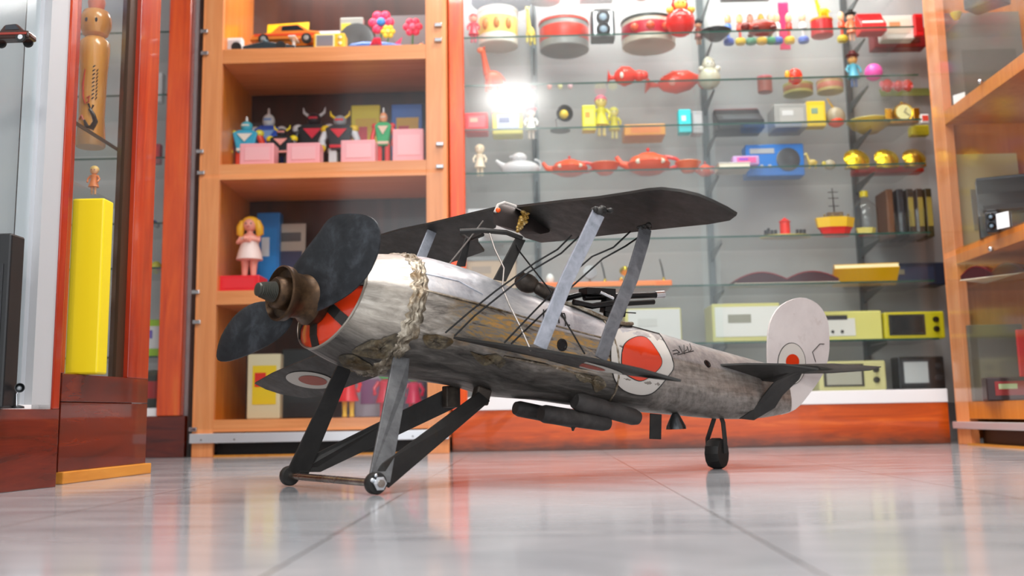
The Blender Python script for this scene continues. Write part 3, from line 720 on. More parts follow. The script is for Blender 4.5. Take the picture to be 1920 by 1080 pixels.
# lower wings
lwn = [L(*p) for p in ((802, 626, 0.05), (900, 640, 0.16), (1010, 655, 0.27), (1113, 673, 0.36), (1200, 692, 0.42), (1277, 714, 0.46), (1225, 708, 0.42), (1165, 700, 0.35), (1090, 690, 0.24), (1020, 672, 0.06))]
mbl = sheet(lwn, 0.004, 0.003); lw = mbl.build('lower_wing_panel', M_WING, bi, smooth=math.radians(40)); BV_L = BVHTree.FromPolygons([Vector(v) for v in mbl.v], mbl.f)
PL = plane3(L(478, 718, -0.48), L(607, 661, -0.14), L(714, 701, -0.08))
lwf = on(PL, [(478, 718), (510, 700), (547, 684), (607, 660), (660, 640), (740, 640), (780, 680), (714, 702), (657, 722), (607, 741), (570, 745), (528, 738), (500, 729)])
mbf = sheet(lwf, 0.004, 0.003); lwF = mbf.build('lower_wing_panel', M_WING, bi, smooth=math.radians(40)); BV_LF = BVHTree.FromPolygons([Vector(v) for v in mbf.v], mbf.f)
def ell(cx_, cy_, a, b, rot, n=32, a0=0, a1=2*math.pi):
    return [(cx_+a*math.cos(t)*math.cos(rot)-b*math.sin(t)*math.sin(rot), cy_+a*math.cos(t)*math.sin(rot)+b*math.sin(t)*math.cos(rot)) for t in [a0+(a1-a0)*i/n for i in range(n)]]
o = fan(BV_LF, (584, 713), ell(582, 712, 46, 15, 0.13), M_DULLW, 'roundel', lwF, 0.0012); fan(BV_LF, (587, 712), ell(587, 712, 27, 8.5, 0.13), M_DULLRED, 'roundel_centre', lwF, 0.002)
o = fan(BV_L, (1103, 685), ell(1103, 685, 66, 6.5, 0.235), M_DULLW, 'roundel', lw, 0.0012); fan(BV_L, (1103, 685), ell(1103, 685, 33, 3.6, 0.235), M_DULLRED, 'roundel_centre', lw, 0.002)
# interplane struts
def flat(pts, w, th, name, m, wdir=None):
    """bent flat bar through 3-D points, w wide along the image-horizontal of the plane, th thick across"""
    R = []
    wd_ = np.array(S_ if wdir is None else wdir); wd_ = wd_/np.linalg.norm(wd_)
    for i, p in enumerate(pts):
        d = pts[min(i+1, len(pts)-1)]-pts[max(i-1, 0)]; d /= np.linalg.norm(d)
        a = wd_-d*(wd_@d); a /= np.linalg.norm(a); b = np.cross(d, a); ww = w[i] if isinstance(w, (list, tuple)) else w
        R.append([Vector(p+a*ww/2+b*th/2), Vector(p-a*ww/2+b*th/2), Vector(p-a*ww/2-b*th/2), Vector(p+a*ww/2-b*th/2)])
    return MB().rings(R).build(name, m, bi, bevel=0.0007)
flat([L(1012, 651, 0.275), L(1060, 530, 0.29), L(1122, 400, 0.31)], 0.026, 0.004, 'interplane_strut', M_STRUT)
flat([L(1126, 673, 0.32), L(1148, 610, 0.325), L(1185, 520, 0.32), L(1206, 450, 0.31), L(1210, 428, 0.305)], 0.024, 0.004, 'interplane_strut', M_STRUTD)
flat([L(786, 492, -0.215), L(812, 428, -0.22)], 0.021, 0.004, 'interplane_strut', M_STRUT)
for x, y, t_ in ((1124, 398, 0.31), (1211, 428, 0.305), (812, 428, -0.22)):
    rnd = random.Random(int(x)); wb = MB(); c = L(x, y, t_)
    for i in range(14): wb.sph(c+S_*rnd.uniform(-0.016, 0.02)+T_*rnd.uniform(-0.008, 0.008)+Z_*rnd.uniform(-0.001, 0.006), [0.006*rnd.uniform(0.6, 1.2) for _ in range(3)], 8, 5)
    wb.build('strut_weld', M_DARK, bi, smooth=True)
# bracing wires
def wire(P, t0, t1, m=None, r=0.0016):
    P = [np.array(p, float) for p in P]; ln = [0]
    for a, b in zip(P, P[1:]): ln.append(ln[-1]+np.linalg.norm(b-a))
    Q = [L(p[0], p[1], t0+(t1-t0)*l/ln[-1]) for p, l in zip(P, ln)]
    MB().tube(Q, r, 7).build('bracing_wire', m or M_IRON, bi, smooth=True)
WG = mat('#7d7874', 0.4, 0.6, name='grey_wire')
wire([(906, 414), (880, 448), (838, 500)], -0.03, -0.04, WG)
wire([(918, 438), (928, 468), (945, 503), (942, 540), (955, 572), (975, 612), (995, 657)], 0.03, 0.25, WG)
wire([(966, 456), (976, 474), (1030, 543), (1060, 602), (1078, 632), (1096, 663)], 0.03, 0.26)
wire([(1072, 441), (1045, 468), (1004, 492), (930, 545), (880, 585), (835, 624)], 0.2, 0.125)
wire([(1086, 443), (1052, 475), (992, 510), (940, 552), (890, 592), (852, 630)], 0.22, 0.13)
wire([(1182, 434), (1150, 464), (1110, 481), (1065, 520), (1005, 580), (945, 643)], 0.27, 0.20)
wire([(1200, 443), (1172, 462), (1130, 485), (1078, 532), (1010, 595), (958, 645)], 0.28, 0.21)

# --- cockpit, gun, machine parts on top
up_p = [(1052, 560), (1070, 547), (1110, 543), (1150, 549), (1165, 560), (1140, 572), (1095, 576), (1065, 571)]
ck = MB(); P0c = L(1110, 560, 0.02)
cp = [planehit(x, y, P0c, np.array([0.18, -0.10, 1.0])/1.02) for x, y in up_p]
def toplane(u, v, hgt=0.0):      # point above the body: u along the ring index, v lateral
    c, up, la = frame(u); return c+up*math.sqrt(max(0.05, 1-v*v))+la*v+Z_*hgt
ring = [toplane(7.6+0.85*math.cos(a), 0.12+0.52*math.sin(a), 0.004+0.004*math.sin(a)) for a in [2*math.pi*i/28 for i in range(29)]]
MB().tube(ring, 0.0042, 8, cap=False).build('cockpit_rim', M_WELD, bi, smooth=True)
MB().rings([[Vector(p) for p in ring[:-1]], [Vector(sum(ring[:-1])/28+(p-sum(ring[:-1])/28)*0.15+Z_*0.004) for p in ring[:-1]]]).build('cockpit_dark_disc', M_BLACK, bi)  # filled black disc paints the shade of the open cockpit
gun = MB(); ga0, ga1 = L(1095, 558, 0.02), L(1228, 553, 0.02)
gun.tube([ga0, ga1], 0.0065, 12); gun.tube([L(1118, 572, 0.03), L(1226, 566, 0.03)], 0.0055, 12)
gun.box(Vector(L(1120, 548, 0.02)), (0.07, 0.03, 0.014), rotm(0, 0, TH)); gun.box(Vector(L(1150, 576, 0.03)), (0.05, 0.02, 0.03), rotm(0, 0.2, TH))
gun.tube([L(1060, 560, 0.0), L(1090, 552, 0.01), L(1118, 545, 0.02), L(1150, 548, 0.02)], 0.006, 8)
gun.tube([L(1136, 600, 0.03), L(1140, 575, 0.03)], [0.004, 0.012], 10); gun.tube([L(1075, 566, 0.04), L(1110, 574, 0.04), L(1150, 568, 0.04)], 0.006, 8)
g_ = gun.build('machine_gun', M_IRON, bi, smooth=math.radians(35), bevel=0.0006)
MB().tube([ga1, L(1244, 552, 0.02)], 0.008, 14).build('muzzle', M_CHROME, g_, smooth=math.radians(40))
MB().tube([L(1125, 548, 0.045), L(1150, 560, 0.05)], 0.0035, 10).build('gun_lever', M_CHROME, g_, smooth=True)
MB().tube([L(1160, 585, 0.03), L(1192, 587, 0.03)], 0.0013, 6).build('gun_pin', M_IRON, g_)
lump = steel('dark_casting', '#26211d', '#3b342e', '#554c43', '#3a2818', 0.2, 0.45, 0.4, 30)
MB().sph(L(988, 531, 0.0), (0.026, 0.02, 0.019), R=rotm(0, 0.25, TH)).tube([L(972, 520, 0), L(982, 514, 0)], 0.006, 8).build('pilot_casting', lump, bi, smooth=True, label='dark cast iron lump ahead of the cockpit')
MB().tube([L(1008, 540, 0.01), L(1042, 556, 0.01)], [0.012, 0.017], 14).sph(L(1010, 541, 0.01), 0.012).build('headrest_casting', lump, bi, smooth=True, label='dark cast iron cylinder ahead of the cockpit')
MB().tube([L(940, 535, 0.03), L(952, 552, 0.03), L(968, 548, 0.03)], 0.005, 8).build('small_bracket', lump, bi, smooth=True)

# --- landing gear
def bar(q, ts, th, name, m=M_DARK):
    P = [L(x, y, t) for (x, y), t in zip(q, ts)]
    return MB().prism([Vector(p+T_*th/2) for p in P], Vector(-T_*th)).build(name, m, bi, bevel=0.001)
bar([(738, 664), (768, 666), (763, 720), (731, 905), (690, 902)], [0.07, 0.07, 0.09, 0.165, 0.165], 0.005, 'front_leg', steel('bare_leg_steel', '#4a4a4c', '#5d5e60', '#6e6f70', '#4a4a4a', 0, 0.45, 0.5, 40))
bar([(632, 686), (660, 690), (575, 897), (533, 893)], [-0.07, -0.07, -0.15, -0.15], 0.005, 'front_leg')
bar([(897, 735), (918, 752), (728, 915), (700, 890), (718, 868)], [0.04, 0.04, 0.158, 0.158, 0.158], 0.005, 'rear_leg')
bar([(832, 731), (859, 762), (600, 885), (560, 885), (580, 856)], [-0.04, -0.04, -0.145, -0.145, -0.145], 0.005, 'rear_leg')
ha, hb = W(0.0, 0.166, 0.022), W(0.0, -0.162, 0.019)
ha = L(704, 906, 0.165); hb = L(543, 892, -0.152)
axd = (ha-hb)/np.linalg.norm(ha-hb)
axl = MB().tube([hb-axd*0.02, ha+axd*0.02], 0.0062, 16).build('axle', steel('axle_steel', '#6b4a34', '#8a8078', '#b8b2ac', '#5c3a24', 0.3, 0.2, 0.9, 30), bi, smooth=True)
for c, sgn, r in ((ha, 1, 0.0225), (hb, -1, 0.019)):
    r = min(r, float(c[2])-0.0008)
    h_ = MB().lathe([(0.0, -0.008), (r*0.93, -0.008), (r, -0.005), (r, 0.005), (r*0.9, 0.008), (0.0, 0.008)], c, axd, 20).build('wheel_hub', M_DARK, bi, smooth=math.radians(35))
    MB().lathe([(0.006, 0.007), (0.0115, 0.008), (0.0115, 0.016), (0.0065, 0.017), (0.006, 0.010)], c, axd*sgn, 6).build('axle_nut', M_CHROME, h_)
    MB().sph(c+Z_*r*0.7-S_*0.004+axd*0.009*sgn, 0.0035).sph(c+Z_*r*0.3-S_*r*0.6+axd*0.009*sgn, 0.004).build('bolt_head', M_CHROME, h_, smooth=True)
MB().box(Vector(L(846, 744, -0.03)), (0.03, 0.02, 0.04), rotm(0, 0, TH)).build('leg_bracket', lump, bi, bevel=0.003)
MB().box(Vector(L(902, 742, 0.03)), (0.03, 0.02, 0.03), rotm(0, 0.3, TH)).build('leg_bracket', lump, bi, bevel=0.003)
# --- stores under the belly
cast_d = steel('dark_cast_store', '#2a2827', '#383534', '#494644', '#332e2b', 0.1, 0.55, 0.2, 25)
def store(a, b, ta, tb, ra, rb):
    p, q = L(*a, ta), L(*b, tb); d = (q-p); n = np.linalg.norm(d)
    prof = [(0, -0.001), (ra*0.8, 0), (ra, n*0.06), (ra*0.98, n*0.45), (ra*0.86, n*0.5), (rb*1.02, n*0.56), (rb, n*0.92), (rb*0.8, n), (0, n+0.001)]
    return MB().lathe(prof, p, d, 22).build('hanging_cylinder', cast_d, bi, smooth=True)
store((1077, 751), (1196, 784), 0.05, 0.045, 0.018, 0.0165)
store((1014, 775), (1140, 794), 0.045, 0.04, 0.017, 0.016)
store((966, 765), (1085, 789), -0.01, -0.01, 0.015, 0.016)
MB().tube([L(1076, 786, 0.02), L(1074, 808, 0.02)], [0.010, 0.002], 10).build('drain_spike', cast_d, bi, smooth=True)
bar([(1219, 775), (1240, 777), (1239, 824), (1218, 823)], [0.02]*4, 0.004, 'hanging_tab')
MB().lathe([(0.006, 0.0), (0.009, 0.004), (0.02, 0.026), (0.021, 0.032), (0.0, 0.030)], L(1266, 775, 0.02), (0.02, 0, -1), 18).build('bell_cup', mat('#4a4c4e', 0.25, 0.8, name='cup_steel'), bi, smooth=True)
# --- tail
fin_px = smoothpoly([(1440, 700), (1438, 650), (1443, 605), (1463, 573), (1500, 558), (1532, 570), (1550, 598), (1554, 630), (1553, 665), (1543, 700), (1518, 737), (1490, 768), (1455, 776), (1445, 740)], 3)
fp = [L(x, y, 0.0) for x, y in fin_px]
mbt = MB().prism([Vector(p+T_*0.002) for p in fp], Vector(-T_*0.004)); fin = mbt.build('tail_fin', M_FIN, bi, bevel=0.0006); BV_T = BVHTree.FromPolygons([Vector(v) for v in mbt.v], mbt.f)
fan(BV_T, (1484, 680), ell(1484, 682, 26, 39, 0.0), M_OFFW, 'roundel', fin, 0.0010); fan(BV_T, (1485, 678), ell(1485, 678, 12.5, 14, 0), M_RED, 'roundel_centre', fin, 0.0018)
strokes(BV_T, [ell(1484, 682, 26, 39, 0.0)+ell(1484, 682, 26, 39, 0.0)[:1], [(1545, 645), (1537, 645), (1523, 660), (1529, 679)]], 0.0009, M_INK, 'outline', fin)
tp = [L(*p) for p in ((1351, 684, 0.06), (1400, 682, 0.09), (1470, 683, 0.13), (1535, 692, 0.17), (1490, 698, 0.13), (1450, 715, 0.07), (1420, 712, 0.03))]
sheet(tp, 0.004, 0.002).build('tailplane', M_WING, bi, smooth=math.radians(40))
tp = [L(*p) for p in ((1480, 684, 0.02), (1560, 682, 0.03), (1652, 688, 0.06), (1632, 694, 0.07), (1560, 699, 0.05), (1500, 700, 0.02))]
sheet(tp, 0.003, 0.002).build('elevator', M_WING, bi, smooth=math.radians(40))
tpf = [W(0.86, -0.04, 0.215), W(0.93, -0.18, 0.225), W(1.0, -0.22, 0.222), W(1.05, -0.18, 0.215), W(1.06, -0.02, 0.208)]
sheet(tpf, 0.003, 0.002).build('tailplane', M_WING, bi, smooth=math.radians(40))
bar([(1471, 693), (1508, 689), (1497, 712), (1466, 742), (1452, 765), (1413, 788), (1386, 785), (1412, 768), (1440, 730)], [0.09, 0.09, 0.08, 0.06, 0.05, 0.03, 0.03, 0.035, 0.06], 0.005, 'tail_strut')
# --- tail wheel
wc = L(1344, 850, 0.0); rw = float(wc[2])-0.0
wr = rw
tw = MB().lathe([(0.0, -0.015), (wr*0.55, -0.016), (wr*0.92, -0.015), (wr, -0.009), (wr, 0.009), (wr*0.92, 0.015), (wr*0.55, 0.016), (0.0, 0.015)], wc, T_*0.75+S_*0.35, 12).build('tail_wheel', mat('#121110', 0.6, name='black_rubber'), bi, smooth=math.radians(25))
for sg in (1, -1):
    k = T_*0.018*sg+S_*0.008*sg
    flat([wc+k+Z_*0.0, wc+k+Z_*0.03, L(1346, 790, 0.0)+k*0.6-Z_*0.003, L(1346, 780, 0.0)+k*0.3+Z_*0.002], 0.010, 0.004, 'wheel_fork', M_DARK)
# ------------------------------------------------------------------ the toys and wares on the shelves
def P_(c, rough=0.3, metal=0.0): return mat(c, rough, metal)
def G_(c='#d8ae2a'): return mat(c, 0.22, 0.85)
SK = '#f2b48c'
RX = rotm
def rbox(name, c, d, m, par, bev=0.003, R=None, label=None): return MB().box(c, d, R).build(name, m, par, bevel=min(bev, min(d)*0.3), label=label)
def lat_(name, prof, m, par, o=(0, 0, 0), ax=(0, 0, 1), n=18, **k): return MB().lathe(prof, o, ax, n, **k).build(name, m, par, smooth=True)
def b_box(t, w, h, c, d=None, lid=None, pw=0.72, ph=0.6, **k):
    d = d or min(w*0.6, 0.11)
    b = rbox('body', (0, 0, h/2), (w, d, h), P_(c[0], 0.4), t, 0.004)
    if len(c) > 1: rbox('front_panel', (w*0.02, -d/2-0.0008, h*0.52), (w*pw, 0.0016, h*ph), P_(c[1], 0.4), t, 0.0004)
    if len(c) > 2: rbox('label', (-w*0.1, -d/2-0.0020, h*0.60), (w*0.34, 0.001, h*0.22), P_(c[2], 0.4), t, 0.0003)
    if len(c) > 3: rbox('lid', (0, 0, h*0.94), (w*1.02, d*1.03, h*0.13), P_(c[3], 0.4), t, 0.002)
def b_doll(t, w, h, c, hat=None, base=None, **k):
    # c: dress, skin, hair, shoes
    r = h*0.14
    z0 = 0.0
    if base: rbox('base', (0, 0, h*0.05), (w*1.1, w*0.8, h*0.1), P_(base), t, 0.003); z0 = h*0.1
    H_ = h-z0
    for s in (-1, 1):
        lat_('leg', [(H_*0.03, 0), (H_*0.045, H_*0.02), (H_*0.035, H_*0.06), (H_*0.05, H_*0.36)], P_(c[3] if len(c) > 3 else c[1]), t, (s*H_*0.055, 0, z0), n=10)
        MB().tube([(s*H_*0.11, 0, z0+H_*0.62), (s*H_*0.19, -H_*0.03, z0+H_*0.5), (s*H_*0.17, -H_*0.09, z0+H_*0.42)], [H_*0.04, H_*0.033, H_*0.03], 8).sph((s*H_*0.17, -H_*0.095, z0+H_*0.41), H_*0.036, 8, 6).build('arm', P_(c[0]), t, smooth=True)
    lat_('dress', [(H_*0.03, H_*0.24), (H_*0.17, H_*0.25), (H_*0.12, H_*0.42), (H_*0.10, H_*0.52), (H_*0.12, H_*0.62), (H_*0.05, H_*0.67)], P_(c[0]), t, (0, 0, z0))
    hd = MB().sph((0, 0, z0+H_*0.79), (H_*0.135, H_*0.125, H_*0.14)).build('head', P_(c[1]), t, smooth=True)
    for s in (-1, 1): MB().sph((s*H_*0.05, -H_*0.115, z0+H_*0.8), H_*0.016, 8, 5).build('eye', M_BLACK, hd)
    MB().sph((0, H_*0.02, z0+H_*0.83), (H_*0.145, H_*0.14, H_*0.13), 14, 9).build('hair', P_(c[2]), t, smooth=True)
    if hat: lat_('hat', [(H_*0.19, 0), (H_*0.19, H_*0.015), (H_*0.1, H_*0.02), (H_*0.09, H_*0.13), (0, H_*0.14)], P_(hat), t, (0, 0, z0+H_*0.9))
def b_robot(t, w, h, c, horns=True, cape=None, **k):
    # c: body, limb, trim, head, eye
    for s in (-1, 1):
        l = rbox('leg', (s*w*0.16, 0, h*0.22), (w*0.2, w*0.2, h*0.36), P_(c[1]), t, 0.005); rbox('boot', (s*w*0.17, -w*0.04, h*0.05), (w*0.24, w*0.34, h*0.1), P_(c[2]), l, 0.004)
        a = MB().tube([(s*w*0.32, 0, h*0.68), (s*w*0.43, -w*0.02, h*0.52), (s*w*0.40, -w*0.12, h*0.40)], [w*0.1, w*0.085, w*0.1], 10).build('arm', P_(c[1]), t, smooth=True); MB().sph((s*w*0.40, -w*0.13, h*0.38), w*0.09, 10, 7).build('fist', P_(c[2]), a, smooth=True)
        MB().sph((s*w*0.34, 0, h*0.70), (w*0.13, w*0.12, w*0.11)).build('shoulder', P_(c[2]), t, smooth=True)
    MB().rings([[Vector((x*w*a_, y*w*0.17, h*z)) for x, y in ((-1, -1), (1, -1), (1, 1), (-1, 1))] for a_, z in ((0.2, 0.36), (0.22, 0.42), (0.27, 0.55), (0.33, 0.70), (0.16, 0.75))]).build('torso', P_(c[0]), t, bevel=0.004)
    MB().prism([(-w*0.2, -w*0.18, h*0.68), (w*0.2, -w*0.18, h*0.68), (0, -w*0.19, h*0.54)], (0, -0.003, 0)).build('chest_plate', P_(c[4]), t)
    rbox('belt', (0, 0, h*0.41), (w*0.44, w*0.37, h*0.05), P_(c[4]), t, 0.002)
    hd = MB().sph((0, 0, h*0.83), (w*0.16, w*0.15, h*0.095)).build('head', P_(c[3]), t, smooth=True)
    rbox('visor', (0, -w*0.13, h*0.835), (w*0.2, w*0.06, h*0.03), P_(c[4]), hd, 0.002)
    if horns:
        for s in (-1, 1): MB().tube([(s*w*0.10, 0, h*0.87), (s*w*0.22, 0, h*0.93), (s*w*0.24, 0, h*1.0)], [w*0.035, w*0.03, 0.001], 8).build('horn', P_(c[2]), hd, smooth=True)
    else: MB().tube([(0, 0, h*0.9), (0, 0, h*1.0)], [w*0.04, w*0.025], 10).build('antenna', P_('#e8e8ea', 0.3, 0.3), hd, smooth=True)
    if cape: MB().rings([[Vector((x*w*a_, w*(0.2+0.05*(x*x)), h*z)) for x in (-1, -0.5, 0, 0.5, 1)]+[Vector((x*w*a_, w*(0.23+0.05*(x*x)), h*z)) for x in (1, 0.5, 0, -0.5, -1)] for a_, z in ((0.45, 0.12), (0.4, 0.45), (0.25, 0.76))]).build('cape', P_(cape), t, smooth=True)
def b_roly(t, w, h, c, **k):
    r = w*0.5
    MB().sph((0, 0, r*0.96), r).build('body', P_(c[0], 0.15), t, smooth=True)
    hd = MB().sph((0, 0, r*2.15), r*0.58).build('head', P_(c[0], 0.2), t, smooth=True)
    MB().sph((0, -r*0.34, r*2.12), (r*0.42, r*0.28, r*0.42)).build('face', P_(c[1]), hd, smooth=True)
    for s in (-1, 1): MB().sph((s*r*0.72, -r*0.35, r*1.72), r*0.26).build('hand', P_(c[1]), t, smooth=True); MB().sph((s*r*0.16, -r*0.6, r*2.18), r*0.06, 8, 5).build('eye', M_BLACK, hd, smooth=True)
    lat_('hat', [(r*0.5, 0), (r*0.42, r*0.2), (r*0.15, r*0.45), (0, r*0.5)], P_(c[0]), hd, (0, 0, r*2.5))
def b_tin(t, w, h, c, **k):
    r = w/2
    lat_('body', [(r*0.93, 0), (r, h*0.03), (r, h*0.55), (r, h*0.86), (r*0.97, h*0.9)], P_(c[0]), t, n=32)
    lat_('lid', [(r*1.03, h*0.84), (r*1.03, h*0.92), (r*0.6, h*0.98), (0, h)], P_(c[1]), t, n=32)
    if len(c) > 2: lat_('printed_band', [(r*1.004, h*0.25), (r*1.008, h*0.26), (r*1.008, h*0.68), (r*1.004, h*0.69)], P_(c[2]), t, n=32)
    if len(c) > 3:
        for a in (-2.2, -1.6, -1.0): MB().sph((r*math.cos(a), r*math.sin(a), h*0.47), (r*0.16, r*0.16, h*0.15), 10, 6).build('printed_figure', P_(c[3]), t, smooth=True)
def b_teapot(t, w, h, c, **k):
    r = w*0.34; hb = h*0.8
    lat_('body', [(r*0.55, 0), (r*0.9, hb*0.2), (r, hb*0.45), (r*0.8, hb*0.75), (r*0.5, hb*0.86)], P_(c[0], 0.2), t, n=24)
    l = lat_('lid', [(r*0.52, hb*0.85), (r*0.4, hb*0.95), (0.0, hb*1.02)], P_(c[0], 0.2), t); MB().sph((0, 0, h*0.93), h*0.075, 10, 7).build('knob', P_(c[1], 0.2), l, smooth=True)
    MB().tube([(-r*0.8, 0, hb*0.35), (-r*1.25, 0, hb*0.5), (-r*1.45, 0, hb*0.85)], [r*0.22, r*0.14, r*0.1], 10).build('spout', P_(c[0], 0.2), t, smooth=True)
    MB().tube([(r*0.7+r*0.7*math.sin(a), 0, hb*0.5+hb*0.3*math.cos(a)) for a in [math.pi*i/8 for i in range(9)]], r*0.09, 8).build('handle', P_(c[1], 0.2), t, smooth=True)
    for x in (-0.5, 0.0, 0.5): MB().sph((x*r, -r*0.86*math.sqrt(1-x*x*0.9), hb*0.42), (r*0.17, r*0.10, hb*0.13), 8, 5).build('painted_flower', P_(c[2]), t, smooth=True)
def b_bowl(t, w, h, c, **k):
    r = w/2; lat_('bowl', [(r*0.4, 0), (r*0.45, h*0.08), (r*0.8, h*0.5), (r, h), (r*0.94, h), (r*0.7, h*0.5), (0, h*0.2)], P_(c[0], 0.2), t, n=26)
    if len(c) > 1: lat_('rim', [(r*0.94, h), (r*1.0, h*1.02), (r*1.02, h*0.97)], P_(c[1], 0.2), t, n=26)
def b_camera(t, w, h, c, plate='#c9ccd0', **k):
    d = w*0.8; rbox('body', (0, 0, h*0.45), (w, d, h*0.9), P_('#3b3d40', 0.35, 0.3), t, 0.004)
    rbox('face_plate', (0, -d/2-0.002, h*0.45), (w*0.8, 0.004, h*0.8), P_(plate, 0.25, 0.7), t, 0.002)
    for z in (0.25, 0.65):
        l = MB().lathe([(w*0.3, 0), (w*0.3, 0.012), (w*0.22, 0.016), (w*0.2, 0.01), (0, 0.01)], (0, -d/2-0.003, h*z), (0, -1, 0), 20).build('lens', P_('#2a2c30', 0.2, 0.4), t, smooth=True)
        MB().sph((0, -d/2-0.012, h*z), (w*0.16, 0.004, w*0.16)).build('lens_glass', P_('#8fa6b8', 0.08), l, smooth=True)
    rbox('viewfinder_hood', (0, 0, h*0.95), (w*0.7, d*0.7, h*0.1), P_('#26272a'), t, 0.003)
def b_radio(t, w, h, c, round_=True, handle=False, **k):
    d = w*0.35; rbox('case', (0, 0, h/2), (w, d, h), P_(c[0], 0.3), t, 0.005)
    if round_:
        s = MB().lathe([(h*0.36, 0), (h*0.36, 0.004), (h*0.31, 0.006), (h*0.1, 0.003), (0, 0.003)], (w*0.22, -d/2, h*0.5), (0, -1, 0), 26).build('speaker', P_(c[1], 0.3, 0.2), t, smooth=True)
    else: rbox('speaker_grille', (-w*0.15, -d/2-0.001, h*0.45), (w*0.5, 0.003, h*0.6), P_(c[1]), t, 0.001)
    rbox('tuning_scale', (-w*0.22, -d/2-0.0015, h*0.78), (w*0.42, 0.003, h*0.16), P_(c[2]), t, 0.001)
    for x in (-0.38, -0.24, -0.1): MB().lathe([(h*0.06, 0), (h*0.05, 0.006), (0, 0.006)], (x*w, -d/2, h*0.3), (0, -1, 0), 14).build('knob', P_(c[2], 0.3, 0.3), t, smooth=True)
    if handle: MB().tube([(-w*0.4, 0, h), (-w*0.38, 0, h*1.15), (w*0.38, 0, h*1.15), (w*0.4, 0, h)], 0.003, 8).build('handle', M_CHROME, t, smooth=True)
def b_tv(t, w, h, c, **k):
    d = w*0.5; rbox('case', (0, 0, h/2), (w, d, h), P_(c[0], 0.3), t, 0.006)
    rbox('screen_bezel', (-w*0.13, -d/2-0.001, h*0.52), (w*0.6, 0.004, h*0.76), P_(c[1]), t, 0.002); rbox('screen', (-w*0.13, -d/2-0.0035, h*0.52), (w*0.52, 0.003, h*0.64), P_(c[2], 0.1), t, 0.002)
    for z in (0.7, 0.35): MB().lathe([(h*0.11, 0), (h*0.1, 0.008), (0, 0.009)], (w*0.35, -d/2, h*z), (0, -1, 0), 18).build('dial', P_(c[1], 0.25, 0.3), t, smooth=True)
def b_car(t, w, h, c, **k):
    d = w*0.36; q = [(-0.5, 0.22), (-0.46, 0.5), (-0.2, 0.58), (-0.08, 0.95), (0.18, 1.0), (0.34, 0.66), (0.48, 0.6), (0.5, 0.25)]
    MB().prism([(x*w, -d/2, z*h) for x, z in q], (0, d, 0)).build('body', P_(c[0], 0.2), t, bevel=0.004)
    MB().prism([(-0.05*w, -d/2-0.001, 0.65*h), (-0.04*w, -d/2-0.001, 0.88*h), (0.17*w, -d/2-0.001, 0.92*h), (0.27*w, -d/2-0.001, 0.66*h)], (0, 0.002, 0)).build('side_window', P_('#2b2f36', 0.1), t)
    rbox('stripe', (0, -d/2-0.001, h*0.45), (w*0.86, 0.002, h*0.12), P_(c[1]), t, 0.0005)
    for x in (-0.3, 0.3):
        for s in (-1, 1):
            wh = MB().lathe([(0, -w*0.03), (h*0.24, -w*0.03), (h*0.26, 0), (h*0.24, w*0.03), (0, w*0.03)], (x*w, s*d*0.46, h*0.26), (0, 1, 0), 20).build('wheel', P_('#151516', 0.5), t, smooth=math.radians(40))
            MB().lathe([(h*0.13, 0), (h*0.12, w*0.012), (0, w*0.014)], (x*w, s*(d*0.46+w*0.028), h*0.26), (0, s, 0), 16).build('hubcap', P_('#d8dadd', 0.2, 0.6), wh, smooth=True)
def b_racer(t, w, h, c, **k):
    d = w*0.22
    MB().rings([[Vector((x*w, -d*a_, z0*h)), Vector((x*w, d*a_, z0*h)), Vector((x*w, d*a_*0.7, z1*h)), Vector((x*w, -d*a_*0.7, z1*h))] for x, a_, z0, z1 in ((-0.5, 0.25, 0.2, 0.3), (-0.2, 0.45, 0.15, 0.55), (0.05, 0.5, 0.15, 0.75), (0.3, 0.5, 0.15, 0.6), (0.5, 0.3, 0.2, 0.5))]).build('body', P_(c[0], 0.2), t, bevel=0.003)
    rbox('rear_wing', (0.46*w, 0, h*0.9), (w*0.1, d*1.3, h*0.08), P_(c[1]), t, 0.002)
    rbox('wing_post', (0.46*w, 0, h*0.68), (w*0.03, d*0.3, h*0.42), P_(c[1]), t, 0.001)
    MB().sph((0.05*w, 0, h*0.78), (w*0.06, d*0.3, h*0.14)).build('canopy', P_(c[2], 0.1), t, smooth=True)
    for x in (-0.3, 0.32):
        for s in (-1, 1): MB().lathe([(0, -w*0.03), (h*0.26, -w*0.03), (h*0.28, 0), (h*0.26, w*0.03), (0, w*0.03)], (x*w, s*d*0.8, h*0.28), (0, 1, 0), 18).build('wheel', P_('#1a1a1c', 0.5), t, smooth=math.radians(40))
def b_plane(t, w, h, c, **k):
    MB().lathe([(0, 0), (h*0.2, w*0.08), (h*0.3, w*0.3), (h*0.24, w*0.7), (h*0.08, w), (0, w*1.01)], (-w/2, 0, h*0.4), (1, 0, 0), 16).build('fuselage', P_(c[0], 0.25), t, smooth=True)
    MB().prism([(-w*0.1, 0, h*0.38), (w*0.05, -w*0.4, h*0.42), (w*0.17, -w*0.4, h*0.42), (w*0.14, 0, h*0.38), (w*0.17, w*0.3, h*0.42), (w*0.05, w*0.3, h*0.42)], (0, 0, h*0.06)).build('wing', P_(c[1], 0.25), t)
    MB().prism([(w*0.34, 0.002, h*0.5), (w*0.5, 0.002, h*0.9), (w*0.46, 0.002, h*0.45)], (0, -0.004, 0)).build('tail_fin', P_(c[1]), t)
    rbox('stand', (0, 0, h*0.1), (w*0.3, w*0.16, h*0.2), P_(c[2]), t, 0.002)
